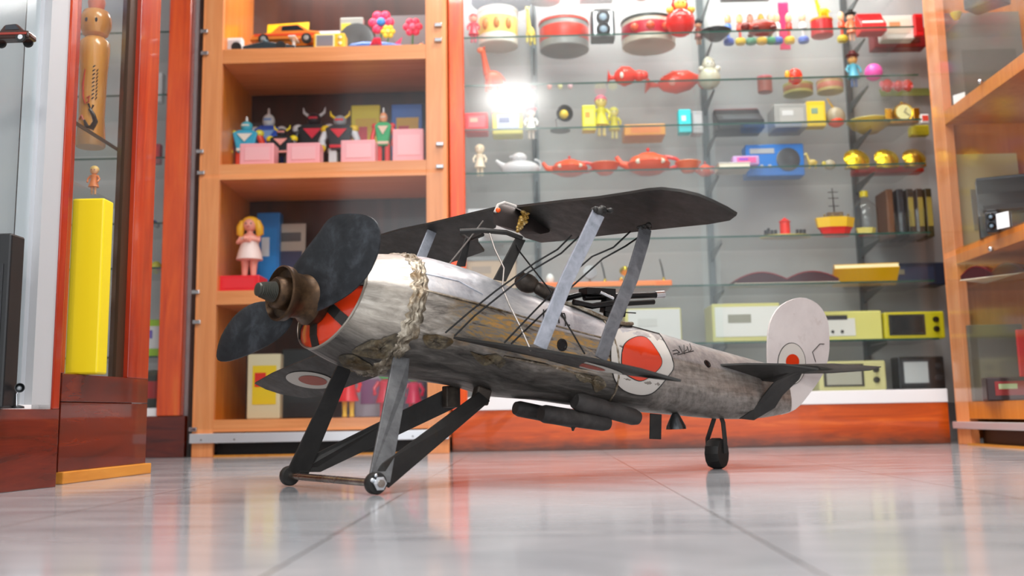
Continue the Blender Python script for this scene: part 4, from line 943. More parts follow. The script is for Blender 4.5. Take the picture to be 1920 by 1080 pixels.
def b_bell(t, w, h, c, **k):
    r = w*0.42
    MB().lathe([(r*1.05, 0), (r, h*0.03), (r*0.85, h*0.08), (r*0.55, h*0.2), (r*0.3, h*0.26), (0, h*0.27)], (0, 0, h*0.52), (0, -0.9, 0.45), 28).build('dish', G_(c[0]), t, smooth=True)
    MB().sph((0, -h*0.1, h*0.56), r*0.3).build('boss', G_('#e8c24a'), t, smooth=True)
    rbox('foot', (0, 0, h*0.06), (w*0.8, w*0.3, h*0.12), G_(c[0]), t, 0.003); rbox('stem', (0, 0.004, h*0.3), (w*0.12, 0.012, h*0.42), G_(c[0]), t, 0.002)
    for s in (-1, 1): MB().sph((s*w*0.34, -w*0.1, h*0.17), h*0.09, 10, 6).build('ornament', G_('#e2b93c'), t, smooth=True)
def b_clock(t, w, h, c, **k):
    rbox('foot', (0, 0, h*0.05), (w*0.8, w*0.35, h*0.1), G_(c[0]), t, 0.003)
    MB().lathe([(0, -0.02), (h*0.4, -0.02), (h*0.44, 0), (h*0.4, 0.018), (h*0.36, 0.016), (0, 0.014)], (0, 0, h*0.5), (0, -1, 0), 30).build('case', G_(c[0]), t, smooth=True)
    f_ = MB().lathe([(0, 0), (h*0.33, 0), (h*0.33, 0.003), (0, 0.003)], (0, -0.016, h*0.5), (0, -1, 0), 28).build('dial', P_(c[1]), t)
    for a, l in ((0.6, 0.2), (2.2, 0.28)): MB().tube([(0, -0.021, h*0.5), (h*l*math.sin(a), -0.021, h*0.5+h*l*math.cos(a))], 0.0012, 6).build('hand', M_BLACK, f_)
    for s in (-1, 1): rbox('wing_ornament', (s*w*0.4, 0, h*0.48), (w*0.2, 0.01, h*0.5), G_('#b98a1c'), t, 0.004)
    MB().sph((0, 0, h*0.97), h*0.06).build('finial', G_(c[0]), t, smooth=True)
def b_ship(t, w, h, c, **k):
    hl = h*0.38
    MB().rings([[Vector((x*w, -y*w*0.18, z*hl)) for x, y in ((-0.5, 0.1), (-0.3, 0.8), (0.25, 1), (0.5, 0.05), (0.25, -1), (-0.3, -0.8))] if False else [Vector((x*w*a_, y*w*0.2*a_, z*hl)) for x, y in ((-0.5, 0.4), (-0.2, 1), (0.25, 1), (0.5, 0.0), (0.25, -1), (-0.2, -1), (-0.5, -0.4))] for a_, z in ((0.62, 0.0), (0.8, 0.4), (0.9, 0.5))]).build('lower_hull', P_(c[0], 0.25), t)
    MB().rings([[Vector((x*w*a_, y*w*0.2*a_, z*hl)) for x, y in ((-0.5, 0.4), (-0.2, 1), (0.25, 1), (0.5, 0.0), (0.25, -1), (-0.2, -1), (-0.5, -0.4))] for a_, z in ((0.91, 0.5), (1.0, 1.0), (0.9, 1.02), (0.88, 0.9))]).build('upper_hull', P_(c[1], 0.25), t)
    rbox('deck_house', (0, 0, hl*1.12), (w*0.4, w*0.16, hl*0.35), P_('#6e5a44'), t, 0.002)
    MB().tube([(0, 0, hl), (-w*0.03, 0, h*0.98)], [0.003, 0.0015], 8).build('mast', M_BLACK, t, smooth=True)
    for z in (0.62, 0.78, 0.9): MB().tube([(-w*0.14, 0, h*z), (w*0.12, 0, h*z)], 0.0015, 6).build('spar', M_BLACK, t)
    for x in (-0.3, -0.1, 0.12, 0.3): MB().sph((x*w, -w*0.13, hl*1.1), w*0.035, 8, 5).build('crew_figure', P_('#8c7a50'), t, smooth=True)
def b_train(t, w, h, c, **k):
    MB().prism([(w*0.5*math.cos(a), w*0.22*math.sin(a), 0) for a in [2*math.pi*i/24 for i in range(24)]], (0, 0, h*0.12)).build('base', P_(c[0]), t)
    hs = lat_('house', [(w*0.1, h*0.12), (w*0.1, h*0.75), (w*0.12, h*0.78), (0.0, h)], P_(c[1], 0.25), t)
    for i, x in enumerate((-0.4, -0.34, -0.27, -0.2, 0.22, 0.29, 0.36)): rbox('train_car', (x*w, -w*0.06, h*0.26), (w*0.05, w*0.06, h*(0.22 if i != 1 else 0.4)), P_(c[2]), t, 0.001)
def b_book(t, w, h, c, d=0.1, **k):
    rbox('pages', (0, 0, h*0.5), (w*0.96, d*0.96, h*0.8), P_('#ece4cf', 0.6), t, 0.0005)
    rbox('cover', (0, 0, h*0.93), (w, d, h*0.12), P_(c[0]), t, 0.0008); rbox('cover', (0, 0, h*0.06), (w, d, h*0.12), P_(c[0]), t, 0.0008)
def b_openbook(t, w, h, c, d=0.14, **k):
    for s in (-1, 1):
        n = 9; U = [(s*w*0.5*i/n, h*0.12+h*0.85*math.sin(math.pi*min(1, (i/n)*0.9+0.06))**0.9) for i in range(n+1)]
        MB().rings([[Vector((x, y, z)) for x, z in U]+[Vector((x, y, 0.001)) for x, z in U[::-1]] for y in (-d/2, d/2)]).build('leaves', P_(c[1]), t, smooth=math.radians(50))
        MB().rings([[Vector((x, y, z+0.001)) for x, z in U]+[Vector((x, y, z+0.004)) for x, z in U[::-1]] for y in (-d/2-0.001, d/2+0.001)]).build('cover', P_(c[0]), t, smooth=math.radians(50))
    rbox('board', (0, 0, 0.001), (w*1.02, d*1.02, 0.002), P_('#e9dfc8'), t, 0.0004)
def b_bottle(t, w, h, c, **k):
    r = w/2; lat_('bottle', [(r*0.9, 0), (r, h*0.04), (r, h*0.62), (r*0.6, h*0.75), (r*0.28, h*0.82), (r*0.28, h*0.9), (0, h*0.9)], M_GLASS, t, n=22); lat_('cap', [(r*0.34, h*0.88), (r*0.34, h), (0, h)], P_(c[1]), t)
    b_h = MB().rings([[Vector((x*w*0.42*a_, y*w*0.2*a_, h*z)) for x, y in ((-1, 0.3), (-0.3, 1), (0.5, 1), (1, 0), (0.5, -1), (-0.3, -1), (-1, -0.3))] for a_, z in ((0.8, 0.06), (1, 0.2))]).build('model_inside', P_(c[0]), t)
    MB().rings([[Vector((x*w*0.42*a_, y*w*0.2*a_, h*z)) for x, y in ((-1, 0.3), (-0.3, 1), (0.5, 1), (1, 0), (0.5, -1), (-0.3, -1), (-1, -0.3))] for a_, z in ((0.7, 0.02), (0.8, 0.06))]).build('keel', P_('#b01812'), b_h)
def b_tumbler(t, w, h, c, **k):
    r = w/2; lat_('glass', [(r*0.75, 0), (r*0.78, h*0.05), (r, h), (r*0.94, h), (r*0.7, h*0.08), (0, h*0.07)], M_GLASS, t, n=20); lat_('base', [(r*0.7, 0.0005), (r*0.72, h*0.06), (0, h*0.065)], P_('#cfd6d8', 0.1), t)
def b_lamp(t, w, h, c, **k):
    lat_('base', [(w*0.35, 0), (w*0.34, h*0.06), (w*0.1, h*0.1), (0, h*0.1)], P_(c[0]), t)
    MB().tube([(-w*0.1, 0, h*0.05), (-w*0.15, 0, h*0.45), (w*0.1, 0, h*0.65)], 0.002, 8).build('arm', M_CHROME, t, smooth=True)
    s = MB().lathe([(w*0.1, 0.0), (w*0.26, h*0.12), (w*0.3, h*0.3), (w*0.27, h*0.3), (w*0.2, h*0.1), (0, h*0.05)], (w*0.08, 0.0, h*0.66), (0.35, -0.9, -0.1), 20).build('shade', P_(c[0], 0.3), t, smooth=True)
    MB().sph((w*0.13, -h*0.14, h*0.62), w*0.17).build('yellow_bulb', P_(c[1]), s, smooth=True)
def b_machine(t, w, h, c, **k):
    d = w*0.7; MB().prism([(-w/2, -d/2, 0), (-w/2, -d/2, h*0.35), (-w/2, 0, h*0.75), (-w/2, d*0.2, h), (-w/2, d/2, h), (-w/2, d/2, 0)], (w, 0, 0)).build('case', P_(c[0], 0.3), t, bevel=0.004)
    rbox('keyboard', (0, -d*0.34, h*0.45), (w*0.8, d*0.26, h*0.1), P_(c[1]), t, 0.002, R=rotm(0.65)); rbox('carriage', (0, d*0.28, h*0.98), (w*0.96, d*0.14, h*0.12), P_(c[2]), t, 0.003)
def b_animal(t, w, h, c, neck=0.5, **k):
    MB().sph((w*0.08, 0, h*0.33), (w*0.34, w*0.2, h*0.19)).build('body', P_(c[0], 0.25), t, smooth=True)
    for x in (-0.12, 0.28):
        for s in (-1, 1): MB().tube([(x*w, s*w*0.1, h*0.3), (x*w*1.1, s*w*0.11, 0)], [w*0.07, w*0.055], 9).build('leg', P_(c[0], 0.25), t, smooth=True)
    MB().tube([(-w*0.15, 0, h*0.4), (-w*0.25, 0, h*(0.45+neck*0.5)), (-w*0.3, 0, h*(0.5+neck*0.75))], [w*0.13, w*0.09, w*0.08], 10).build('neck', P_(c[0], 0.25), t, smooth=True)
    hd = MB().sph((-w*0.36, 0, h*(0.5+neck*0.8)), (w*0.15, w*0.09, h*0.08)).build('head', P_(c[1], 0.25), t, smooth=True)
    for s in (-1, 1): MB().sph((-w*0.30, s*w*0.09, h*(0.56+neck*0.8)), w*0.04, 8, 5).build('ear', P_(c[0]), hd, smooth=True)
    MB().tube([(w*0.38, 0, h*0.4), (w*0.5, 0, h*0.3)], [w*0.04, w*0.02], 8).build('tail', P_(c[0]), t, smooth=True)
def b_turtle(t, w, h, c, **k):
    MB().sph((w*0.05, 0, h*0.35), (w*0.42, w*0.34, h*0.55)).build('shell', P_(c[0], 0.2), t, smooth=True); MB().sph((-w*0.4, -0.004, h*0.45), (w*0.16, w*0.14, h*0.3)).build('head', P_(c[1], 0.2), t, smooth=True)
    for x in (-0.2, 0.3):
        for s in (-1, 1): MB().sph((x*w, s*w*0.3, h*0.12), (w*0.1, w*0.1, h*0.12), 10, 6).build('foot', P_(c[1]), t, smooth=True)
def b_hen(t, w, h, c, **k):
    MB().sph((w*0.02, 0, h*0.3), (w*0.42, w*0.24, h*0.3)).build('body', P_(c[0], 0.1), t, smooth=True); MB().sph((0, 0, h*0.7), (w*0.17, w*0.14, h*0.2)).build('head', P_(c[0], 0.1), t, smooth=True)
    MB().tube([(-w*0.3, 0, h*0.35), (-w*0.42, 0, h*0.5), (-w*0.5, 0, h*0.62)], [w*0.09, w*0.05, w*0.035], 10).build('spout', P_(c[0], 0.1), t, smooth=True)
    MB().tube([(w*0.32+w*0.14*math.sin(a), 0, h*0.4+h*0.22*math.cos(a)) for a in [math.pi*i/8 for i in range(9)]], w*0.025, 8).build('handle', P_(c[1], 0.2), t, smooth=True)
    MB().sph((-w*0.15, -w*0.02, h*0.74), (w*0.07, w*0.03, h*0.05), 8, 5).build('beak', P_(c[1]), t, smooth=True)
def b_fish(t, w, h, c, **k):
    MB().lathe([(0, 0), (h*0.3, w*0.08), (h*0.5, w*0.25), (h*0.42, w*0.45), (h*0.16, w*0.58), (h*0.14, w*0.62)], (-w*0.3, 0, h*0.5), (1, 0, 0.15), 18).build('body', P_(c[0], 0.2), t, smooth=True)
    for x, r in ((0.36, 0.28), (0.48, 0.22)): MB().sph((x*w, 0, h*(0.55+x*0.1)), h*r).build('bulb', P_(c[0], 0.2), t, smooth=True)
    lat_('trumpet_mouth', [(h*0.08, 0), (h*0.12, w*0.1), (h*0.4, w*0.17), (h*0.34, w*0.17)], P_(c[0], 0.2), t, (-w*0.28, 0, h*0.5), (-1, 0, 0.1)); MB().sph((-w*0.1, -h*0.42, h*0.5), (w*0.05, h*0.1, h*0.16), 8, 5).build('painted_spot', P_(c[1]), t, smooth=True)
def b_peg(t, w, h, c, **k):
    lat_('base', [(w*0.42, 0), (w*0.5, h*0.05), (w*0.5, h*0.13), (w*0.4, h*0.18)], P_(c[2]), t, n=14); lat_('body', [(w*0.12, h*0.16), (w*0.13, h*0.42), (w*0.34, h*0.46), (w*0.3, h*0.62), (w*0.14, h*0.7)], P_(c[0]), t, n=14)
    MB().sph((0, 0, h*0.82), (w*0.3, w*0.3, h*0.17), 12, 8).build('head', P_(c[1]), t, smooth=True)
def b_ball(t, w, h, c, **k):
    MB().sph((0, 0, h/2), (w/2, w/2, h/2), 20, 14).build('ball', P_(c[0], 0.2), t, smooth=True); lat_('seam', [(w*0.502, -h*0.01), (w*0.508, 0), (w*0.502, h*0.01)], P_(c[1] if len(c) > 1 else c[0]), t, (0, 0, h/2))
def b_flower(t, w, h, c, **k):
    MB().tube([(0, 0, 0), (w*0.05, 0, h*0.5)], 0.003, 8).build('stem', P_('#2f7a35'), t, smooth=True)
    for i in range(6):
        a = i*math.pi/3; MB().sph((w*0.05+w*0.26*math.cos(a), 0, h*0.62+w*0.26*math.sin(a)), (w*0.17, w*0.07, w*0.17), 10, 6).build('petal', P_(c[0]), t, smooth=True)
    MB().sph((w*0.05, -w*0.06, h*0.62), (w*0.15, w*0.06, w*0.15), 10, 6).build('centre', P_(c[1]), t, smooth=True)
def b_card(t, w, h, c, lean=0.2, **k):
    R = rotm(-lean); rbox('card', (0, 0.01+math.sin(lean)*h/2, h*0.5*math.cos(lean)+0.002), (w, 0.003, h), P_(c[0]), t, 0.0008, R=R)
    if len(c) > 1: rbox('printed_picture', (w*0.05, 0.0075+math.sin(lean)*h*0.42, h*0.42*math.cos(lean)+0.002), (w*0.7, 0.0024, h*0.42), P_(c[1]), t, 0.0006, R=R)
    if len(c) > 2: rbox('printed_title', (0, 0.0075+math.sin(lean)*h*0.82, h*0.82*math.cos(lean)+0.002), (w*0.7, 0.0024, h*0.12), P_(c[2]), t, 0.0006, R=R)
def b_shiptray(t, w, h, c, **k):
    rbox('tray', (0, 0, h*0.1), (w, w*0.5, h*0.2), P_(c[0]), t, 0.003)
def b_scope(t, w, h, c, **k):
    lat_('foot', [(w*0.3, 0), (w*0.28, h*0.06), (w*0.14, h*0.1), (w*0.1, h*0.2), (0, h*0.2)], G_('#d8c24a'), t); MB().tube([(w*0.02, 0, h*0.18), (-w*0.1, 0, h*0.6), (-w*0.28, 0, h)], [w*0.06, w*0.07, w*0.05], 10).build('tube', P_('#2c3433', 0.3, 0.3), t, smooth=True)
def b_disc(t, w, h, c, **k):
    MB().lathe([(w*0.5, 0), (w*0.5, 0.01), (w*0.1, 0.012), (0, 0.012)], (0, 0, h*0.55), (0, -1, 0.1), 28).build('disc', P_(c[0], 0.35, 0.4), t, smooth=math.radians(40)); rbox('stand', (0, 0.01, h*0.06), (w*0.5, 0.04, h*0.12), P_('#8b6a2a'), t, 0.002)
    rbox('post', (0, 0.012, h*0.3), (0.008, 0.006, h*0.5), P_('#8b6a2a'), t, 0.001)
def b_bulb(t, w, h, c, **k):
    MB().sph((0, 0, h*0.35), (w*0.5, w*0.4, h*0.35), 16, 10).build('glass_bowl', P_(c[0], 0.1), t, smooth=True); MB().sph((0, -0.002, h*0.2), (w*0.42, w*0.38, h*0.2), 14, 8).build('red_belly', P_(c[1], 0.2), t, smooth=True)
    MB().tube([(0, 0, h*0.6), (-w*0.25, 0, h*0.85), (-w*0.35, 0, h)], [w*0.08, w*0.05, w*0.04], 8).build('neck', G_('#c9a24a'), t, smooth=True)
def b_acc(t, w, h, c, **k):
    n = 9
    for i in range(n): rbox('bellows_fold', (0, 0, 0), (w/n*0.8, 0.1, h*(0.5 if i % 2 else 0.56)), P_(c[0] if i % 2 else c[1]), t, 0.002).location = ((i-n/2+0.5)*w/n, 0, h*0.3)
def b_tiltbook(t, w, h, c, **k):
    R = rotm(0.95); d = h*1.5
    rbox('pages', (0, 0.02, h*0.5), (w*0.98, 0.016, d*0.98), P_('#efe2b0', 0.6), t, 0.0005, R=R)
    for s in (-1, 1): rbox('cover', (0, 0.02+s*0.009*math.cos(0.95), h*0.5+s*0.009*math.sin(0.95)), (w, 0.002, d), P_(c[0]), t, 0.0005, R=R)
B = dict(tiltbook=b_tiltbook, box=b_box, doll=b_doll, robot=b_robot, roly=b_roly, tin=b_tin, teapot=b_teapot, bowl=b_bowl, camera=b_camera, radio=b_radio, tv=b_tv, car=b_car, racer=b_racer, plane=b_plane, bell=b_bell, clock=b_clock, ship=b_ship, train=b_train, book=b_book, openbook=b_openbook, bottle=b_bottle, tumbler=b_tumbler, lamp=b_lamp, machine=b_machine, animal=b_animal, turtle=b_turtle, hen=b_hen, fish=b_fish, peg=b_peg, ball=b_ball, flower=b_flower, card=b_card, scope=b_scope, disc=b_disc, bulb=b_bulb)
def item(kind, name, label, cat, px, z, Y, w, h, c, rz=0.0, group=None, x=None, **k):
    """w, h in 1920-px of the photograph at the distance Y"""
    if isinstance(z, str): z = SH[z]
    xx = onshelf(px, Y, z+0.03) if x is None else x
    t = thing(name, label, cat, (xx, Y, z+0.0006), rz, group)
    B[kind](t, w*Y/F, h*Y/F, c, **k); return t
YM = 3.67
# -- top of the centre cabinet, seen from below
item('tin', 'tin_box', 'round blue-grey tin at the top edge of the photo, above the white drum', 'tin', 940, 'Z', YM, 120, 40, ['#6d86b4', '#8fa3c8'])
item('tin', 'tin_box', 'round dark grey tin on the topmost shelf, right of the blue-grey one', 'tin', 1022, 'Z', YM, 60, 40, ['#6b6d78', '#55565e'])
item('box', 'storage_box', 'mauve-grey box on the topmost shelf above the twin-lens camera', 'box', 1118, 'Z', YM, 66, 30, ['#7b6a74', '#8f7d88'])
item('bowl', 'bowl', 'small orange-red bowl on the topmost shelf above the dark red round tin', 'bowl', 1202, 'Z', YM, 52, 24, ['#c9411c', '#d9683c'])
item('box', 'storage_box', 'wide dark grey box on the topmost shelf near the brown doll with hat', 'box', 1400, 'Z', YM, 96, 26, ['#4a4846', '#58534f'])
item('box', 'storage_box', 'black box on the topmost shelf above the red toy telephone', 'box', 1615, 'Z', YM, 70, 26, ['#1e2120', '#2c302e'])
# -- shelf A
item('doll', 'toy_doll', 'red and pink toy doll at the left end of the shelf, by the orange post', 'doll', 888, 'A', 3.60, 30, 62, ['#f0465a', '#f7b39c', '#d92a20', '#f06a80'])
item('tin', 'toy_drum', 'white toy drum with yellow and orange pictures round its side', 'drum', 934, 'A', 3.66, 78, 80, ['#f4f1e6', '#f7f6ee', '#f6e27a', '#e08a3c'])
item('animal', 'toy_bear', 'pale yellow standing toy animal between white drum and red round tin', 'toy', 994, 'A', 3.62, 40, 66, ['#f0e06a', '#f6ec9c'], rz=1.2, neck=0.6)
item('tin', 'round_tin', 'wide grey tin with bright red lid left of the twin-lens camera', 'tin', 1058, 'A', 3.72, 96, 62, ['#9a9a98', '#e8402c', '#e8402c'])
item('camera', 'twin_lens_camera', 'silver and black twin-lens camera on the glass shelf', 'camera', 1130, 'A', 3.62, 46, 62, [])
item('tin', 'round_tin', 'dark crimson round tin with black rim left of the big red roly-poly', 'tin', 1216, 'A', 3.70, 104, 56, ['#c9bfae', '#23302c', '#b8122c', '#e0562a'])
item('roly', 'roly_poly_doll', 'large shiny red roly-poly doll with yellow face and hands', 'doll', 1276, 'A', 3.59, 58, 84, ['#ee2a22', '#f3d050'])
item('doll', 'wooden_doll', 'small brown doll half hidden right of the large red roly-poly', 'doll', 1310, 'A', 3.68, 24, 50, ['#8a3420', '#d8a07a', '#3a2018'], hat='#26262a')
item('bowl', 'black_dish', 'black shallow dish on the glass shelf left of the bead dolls', 'dish', 1342, 'A', 3.64, 60, 18, ['#1d1f22', '#2c2f33'])
rnd = random.Random(11)
pegs = [(1366, '#4d7de0', '#f2d39a', '#3a5fd0'), (1388, '#f04a30', '#f6e6a0', '#f0c818'), (1408, '#f0f0ee', '#e8a890', '#58a080'), (1428, '#e84a30', '#f3c850', '#f0c010'), (1446, '#f0c818', '#f2e4c0', '#2f9a6a'), (1458, '#f2f0ea', '#f0d8b0', '#3a62c8'),
        (1480, '#e83a28', '#f0d8a8', '#f2c21a'), (1506, '#f1f1f1', '#e8d0b0', '#5a7ad8'), (1579, '#e8502a', '#f2c9a0', '#e8d22a')]
for i, (px, a_, b_, c_2) in enumerate(pegs):
    lb = ['blue-bodied', 'orange-bodied', 'white-bodied', 'vermilion-bodied', 'yellow-bodied', 'cream-bodied', 'scarlet-bodied', 'pale-bodied', 'rust-bodied'][i]
    ex = ['blue foot, first of the row', 'yellow foot beside the dish', 'green foot', 'yellow foot, middle of the row', 'green foot', 'blue foot', 'yellow foot', 'blue foot left of the chick toy', 'yellow foot right of the chick toy'][i]
    item('peg', 'peg_doll', 'tiny %s wooden peg doll with %s' % (lb, ex), 'doll', px, 'A', 3.69, 21, 62, [a_, b_, c_2], group='tiny wooden peg dolls in a row')
item('box', 'paper_card', 'small upright magenta card behind the tiny wooden dolls', 'card', 1472, 'A', 3.76, 20, 96, ['#e8286a'], d=0.006)
item('turtle', 'red_toy', 'dark red rounded toy in front of the tiny wooden dolls', 'toy', 1425, 'A', 3.58, 70, 30, ['#a8321e', '#7a2014'])
item('tin', 'toy_carousel', 'round red tin base carrying the yellow chick', 'tin', 1541, 'A', 3.63, 42, 36, ['#c8242a', '#e0a01c'])
ch = item('animal', 'toy_chick', 'yellow toy chick with white beak on top of the red round base', 'toy', 1541, SH['A']+36*3.63/F, 3.63, 34, 44, ['#f2d21c', '#f4ecd8'], neck=0.55)
item('doll', 'hat_doll', 'small doll with black top hat at the right of the chick toy', 'doll', 1597, 'A', 3.68, 24, 60, ['#f08a5a', '#f2c0a0', '#1a1a1c'], hat='#121214')
item('machine', 'toy_telephone', 'bright red toy telephone with white knobs on the glass shelf', 'toy telephone', 1633, 'A', 3.62, 50, 44, ['#d9121a', '#f2f0e0', '#d9121a'])
item('box', 'white_box', 'white printed box with red end leaning by the right cabinet post', 'box', 1680, 'A', 3.70, 62, 48, ['#f0efe8', '#f7e9d8', '#e8a070'], d=0.05)
item('box', 'small_red_box', 'small bright red box touching the right cabinet post', 'box', 1722, 'A', 3.66, 18, 46, ['#d8101c', '#b80c16'])
item('box', 'concertina', 'long dark red toy concertina case lying below the white printed box', 'case', 1682, 'A', 3.795, 100, 40, ['#8a1820', '#5c2424', '#d8a0a0'], d=0.06)
# -- shelf B
item('animal', 'toy_giraffe', 'orange toy giraffe standing with raised neck at the shelf end', 'toy animal', 922, 'B', 3.62, 60, 80, ['#ee5a2c', '#f2784a'], rz=0.5, neck=0.6)
for i, (px, c1, lb) in enumerate(((1030, '#f2a8a0', 'pink'), (1050, '#e8e4a0', 'pale yellow'), (1069, '#f6c6d0', 'pale rose'))):
    item('ball', 'bead_ball', 'little %s ball right of the orange giraffe' % lb, 'ball', px, 'B', 3.62, 10, 12, [c1], group='little balls on the second shelf')
item('fish', 'toy_trumpet', 'red and white toy trumpet lying above the yellow clown', 'toy', 1172, 'B', 3.62, 76, 40, ['#f04a3c', '#f4f0e4'])
item('fish', 'red_rattle', 'large orange-red rattle with round bulbs lying on the shelf', 'rattle', 1272, 'B', 3.74, 140, 46, ['#f2523c', '#f8a090'])
item('roly', 'toy_clown', 'clown head toy with green collar and red nose above the red rattle', 'toy', 1330, 'B', 3.66, 44, 44, ['#cfcab4', '#e8e2d4'])
item('tin', 'small_tin', 'small pink and brown tin left of the red turtle', 'tin', 1434, 'B', 3.72, 28, 34, ['#b05a4a', '#f08a98'])
item('turtle', 'toy_turtle', 'shiny red toy turtle with yellow spot on the second shelf', 'toy turtle', 1489, 'B', 3.60, 34, 30, ['#f03418', '#f2a81c'])
item('tin', 'oval_tin', 'oval olive-yellow tin behind the red turtle', 'tin', 1496, 'B', 3.76, 56, 22, ['#b8b060', '#c8c878', '#a86a40'])
item('tin', 'oval_tin', 'oval salmon tin between red turtle and blue figure', 'tin', 1556, 'B', 3.74, 50, 24, ['#c8b070', '#e0a080', '#d8806a'])
item('doll', 'blue_figure', 'toy figure in light blue with tan face and brown hat', 'figure', 1601, 'B', 3.68, 24, 70, ['#5ab4cc', '#dca860', '#7a3020', '#4a6a9c'], hat='#6a1e20')
item('ball', 'pink_ball', 'bright pink ball resting on the second glass shelf', 'ball', 1638, 'B', 3.61, 34, 34, ['#f45cb8', '#f07cc4'])
for i, (px, s_, lb) in enumerate(((1662, 26, 'leftmost of the three red toys'), (1683, 22, 'middle one of the three red toys'), (1700, 24, 'largest of the three red toys'))):
    item('turtle', 'red_toy', 'little red toy at the right shelf end, %s' % lb, 'toy', px, 'B', 3.72, s_, s_*0.9, ['#d8382c', '#f07a8a'], group='little red toys at the right end')
item('card', 'green_tray', 'olive green board under the little red toys at the right end', 'board', 1700, 'B', 3.80, 96, 22, ['#77803a'], lean=0.6)
# -- shelf C
item('box', 'red_box', 'glossy red box with yellow end at the left of the third shelf', 'box', 894, 'C', 3.62, 44, 38, ['#e81c2c', '#d8606a', '#f2b8a0'], d=0.08)
item('box', 'game_box', 'pale blue and yellow box with orange lid beside the glossy red box', 'box', 952, 'C', 3.66, 58, 46, ['#e8e060', '#b8c4e0', '#4a5a90', '#f28a70'], d=0.08)
item('doll', 'white_figure', 'thin white figure with wide pink hat standing by the cabinet upright', 'figure', 996, 'C', 3.70, 28, 66, ['#f4f4f2', '#f6e6e0', '#f08aa0'], hat='#ef7f98')
item('lamp', 'desk_lamp', 'little black desk lamp with yellow bulb on the third shelf', 'lamp', 1050, 'C', 3.60, 56, 50, ['#26282a', '#e8c82a'])
item('box', 'yellow_box', 'bright yellow box standing before the yellow clown toys', 'box', 1104, 'C', 3.62, 26, 50, ['#f0e81c', '#f4f05a', '#e8a020'], d=0.05)
item('doll', 'clown_toy', 'yellow clown toy with pink conical hat on the third shelf', 'doll', 1128, 'C', 3.68, 44, 86, ['#e6e03c', '#f2e088', '#f07a90'])
item('doll', 'clown_toy', 'larger pale yellow clown toy left of the orange tin box', 'doll', 1152, 'C', 3.72, 46, 66, ['#e8e24a', '#f0ea9a', '#e8e26a'])
item('box', 'orange_tin', 'low orange tin box with rounded corners lying on the third shelf', 'tin', 1206, 'C', 3.74, 78, 22, ['#f5a52a', '#f58a30'], d=0.12)
item('box', 'cyan_box', 'upright cyan box with white stripe beside a grey box', 'box', 1283, 'C', 3.68, 24, 46, ['#18e0ea', '#20e6ee', '#f2fafa'], d=0.05)
item('box', 'grey_box', 'pale grey upright box touching the cyan box on its right', 'box', 1306, 'C', 3.70, 20, 44, ['#b8b2b6', '#c6c0c4'], d=0.06)
item('machine', 'typewriter', 'black typewriter with red carriage on the third glass shelf', 'typewriter', 1384, 'C', 3.68, 88, 50, ['#1f2124', '#3a3c44', '#7a1a18'])
item('box', 'grey_case', 'light grey case with white label left of the small yellow box', 'case', 1476, 'C', 3.68, 62, 46, ['#a4a3a0', '#b8b6b2', '#dcdcdc'], d=0.12)
item('box', 'small_yellow_box', 'small yellow picture box right of the light grey case', 'box', 1528, 'C', 3.64, 36, 50, ['#f2cc18', '#f0d83c', '#8aa890'], d=0.05)
item('bulb', 'glass_bird', 'round glass bird with red belly and thin raised neck', 'ornament', 1567, 'C', 3.64, 38, 58, ['#a89a80', '#f2481c'])
item('bowl', 'yellow_bowl', 'shallow yellow bowl between glass bird and gold clock', 'bowl', 1630, 'C', 3.72, 84, 22, ['#d8b83a', '#e8d878'])
item('clock', 'gold_clock', 'ornate gold mantel clock on the third shelf', 'clock', 1692, 'C', 3.62, 66, 44, ['#c9a020', '#e8e2a0'])
item('box', 'olive_box', 'olive yellow box lying under the gold clock at the shelf end', 'box', 1722, 'C', 3.79, 34, 20, ['#b8ac20', '#a89a18'], d=0.04)
item('box', 'tiny_red_box', 'tiny red and white box right of the gold clock', 'box', 1731, 'C', 3.62, 16, 18, ['#f2f2f2', '#e04a3a'], d=0.03)
# -- shelf D
item('doll', 'baby_doll', 'cream baby doll with red heart on its chest, lower left shelf', 'doll', 900, 'D', 3.60, 56, 66, ['#f2e4cc', '#f2e0c4', '#ead8b8'])
item('hen', 'glass_hen', 'clear whitish glass hen jug beside the cream baby doll', 'jug', 974, 'D', 3.62, 90, 52, ['#d8d9dc', '#c8cace'])
TO = ['#f2541c', '#d8281a', '#e8e0cc']
item('teapot', 'teapot', 'flat orange-red teapot painted with white flowers, left of the cups', 'teapot', 1068, 'D', 3.62, 104, 38, TO, group='orange-red painted tea set')
item('bowl', 'tea_bowl', 'orange-red bowl between the two teapots', 'bowl', 1134, 'D', 3.62, 58, 20, ['#f2541c', '#f27a3c'], group='orange-red painted tea set')
item('teapot', 'teapot', 'tallest orange-red teapot with painted cranes and curved handle', 'teapot', 1216, 'D', 3.62, 124, 50, TO, group='orange-red painted tea set')
item('bowl', 'tea_bowl', 'orange-red bowl right behind the tallest teapot handle', 'bowl', 1290, 'D', 3.62, 50, 20, ['#f2641c', '#f28a4c'], group='orange-red painted tea set')
item('teapot', 'sugar_pot', 'small orange-red lidded pot at the right end of the tea set', 'pot', 1322, 'D', 3.68, 46, 28, TO, group='orange-red painted tea set')
item('book', 'white_book', 'white book lying flat in front of the blue radio', 'book', 1372, 'D', 3.62, 60, 12, ['#e6e2dc'], d=0.1)
item('box', 'toy_bus_box', 'purple and pink printed box lying on the white book', 'box', 1396, SH['D']+12*3.64/F, 3.64, 50, 18, ['#c8a0d8', '#e85aa0', '#8a4ad0'], d=0.05)
item('radio', 'blue_radio', 'bright blue radio with round silver speaker', 'radio', 1450, 'D', 3.74, 110, 62, ['#0f8af2', '#55585c', '#c8ccd2'])
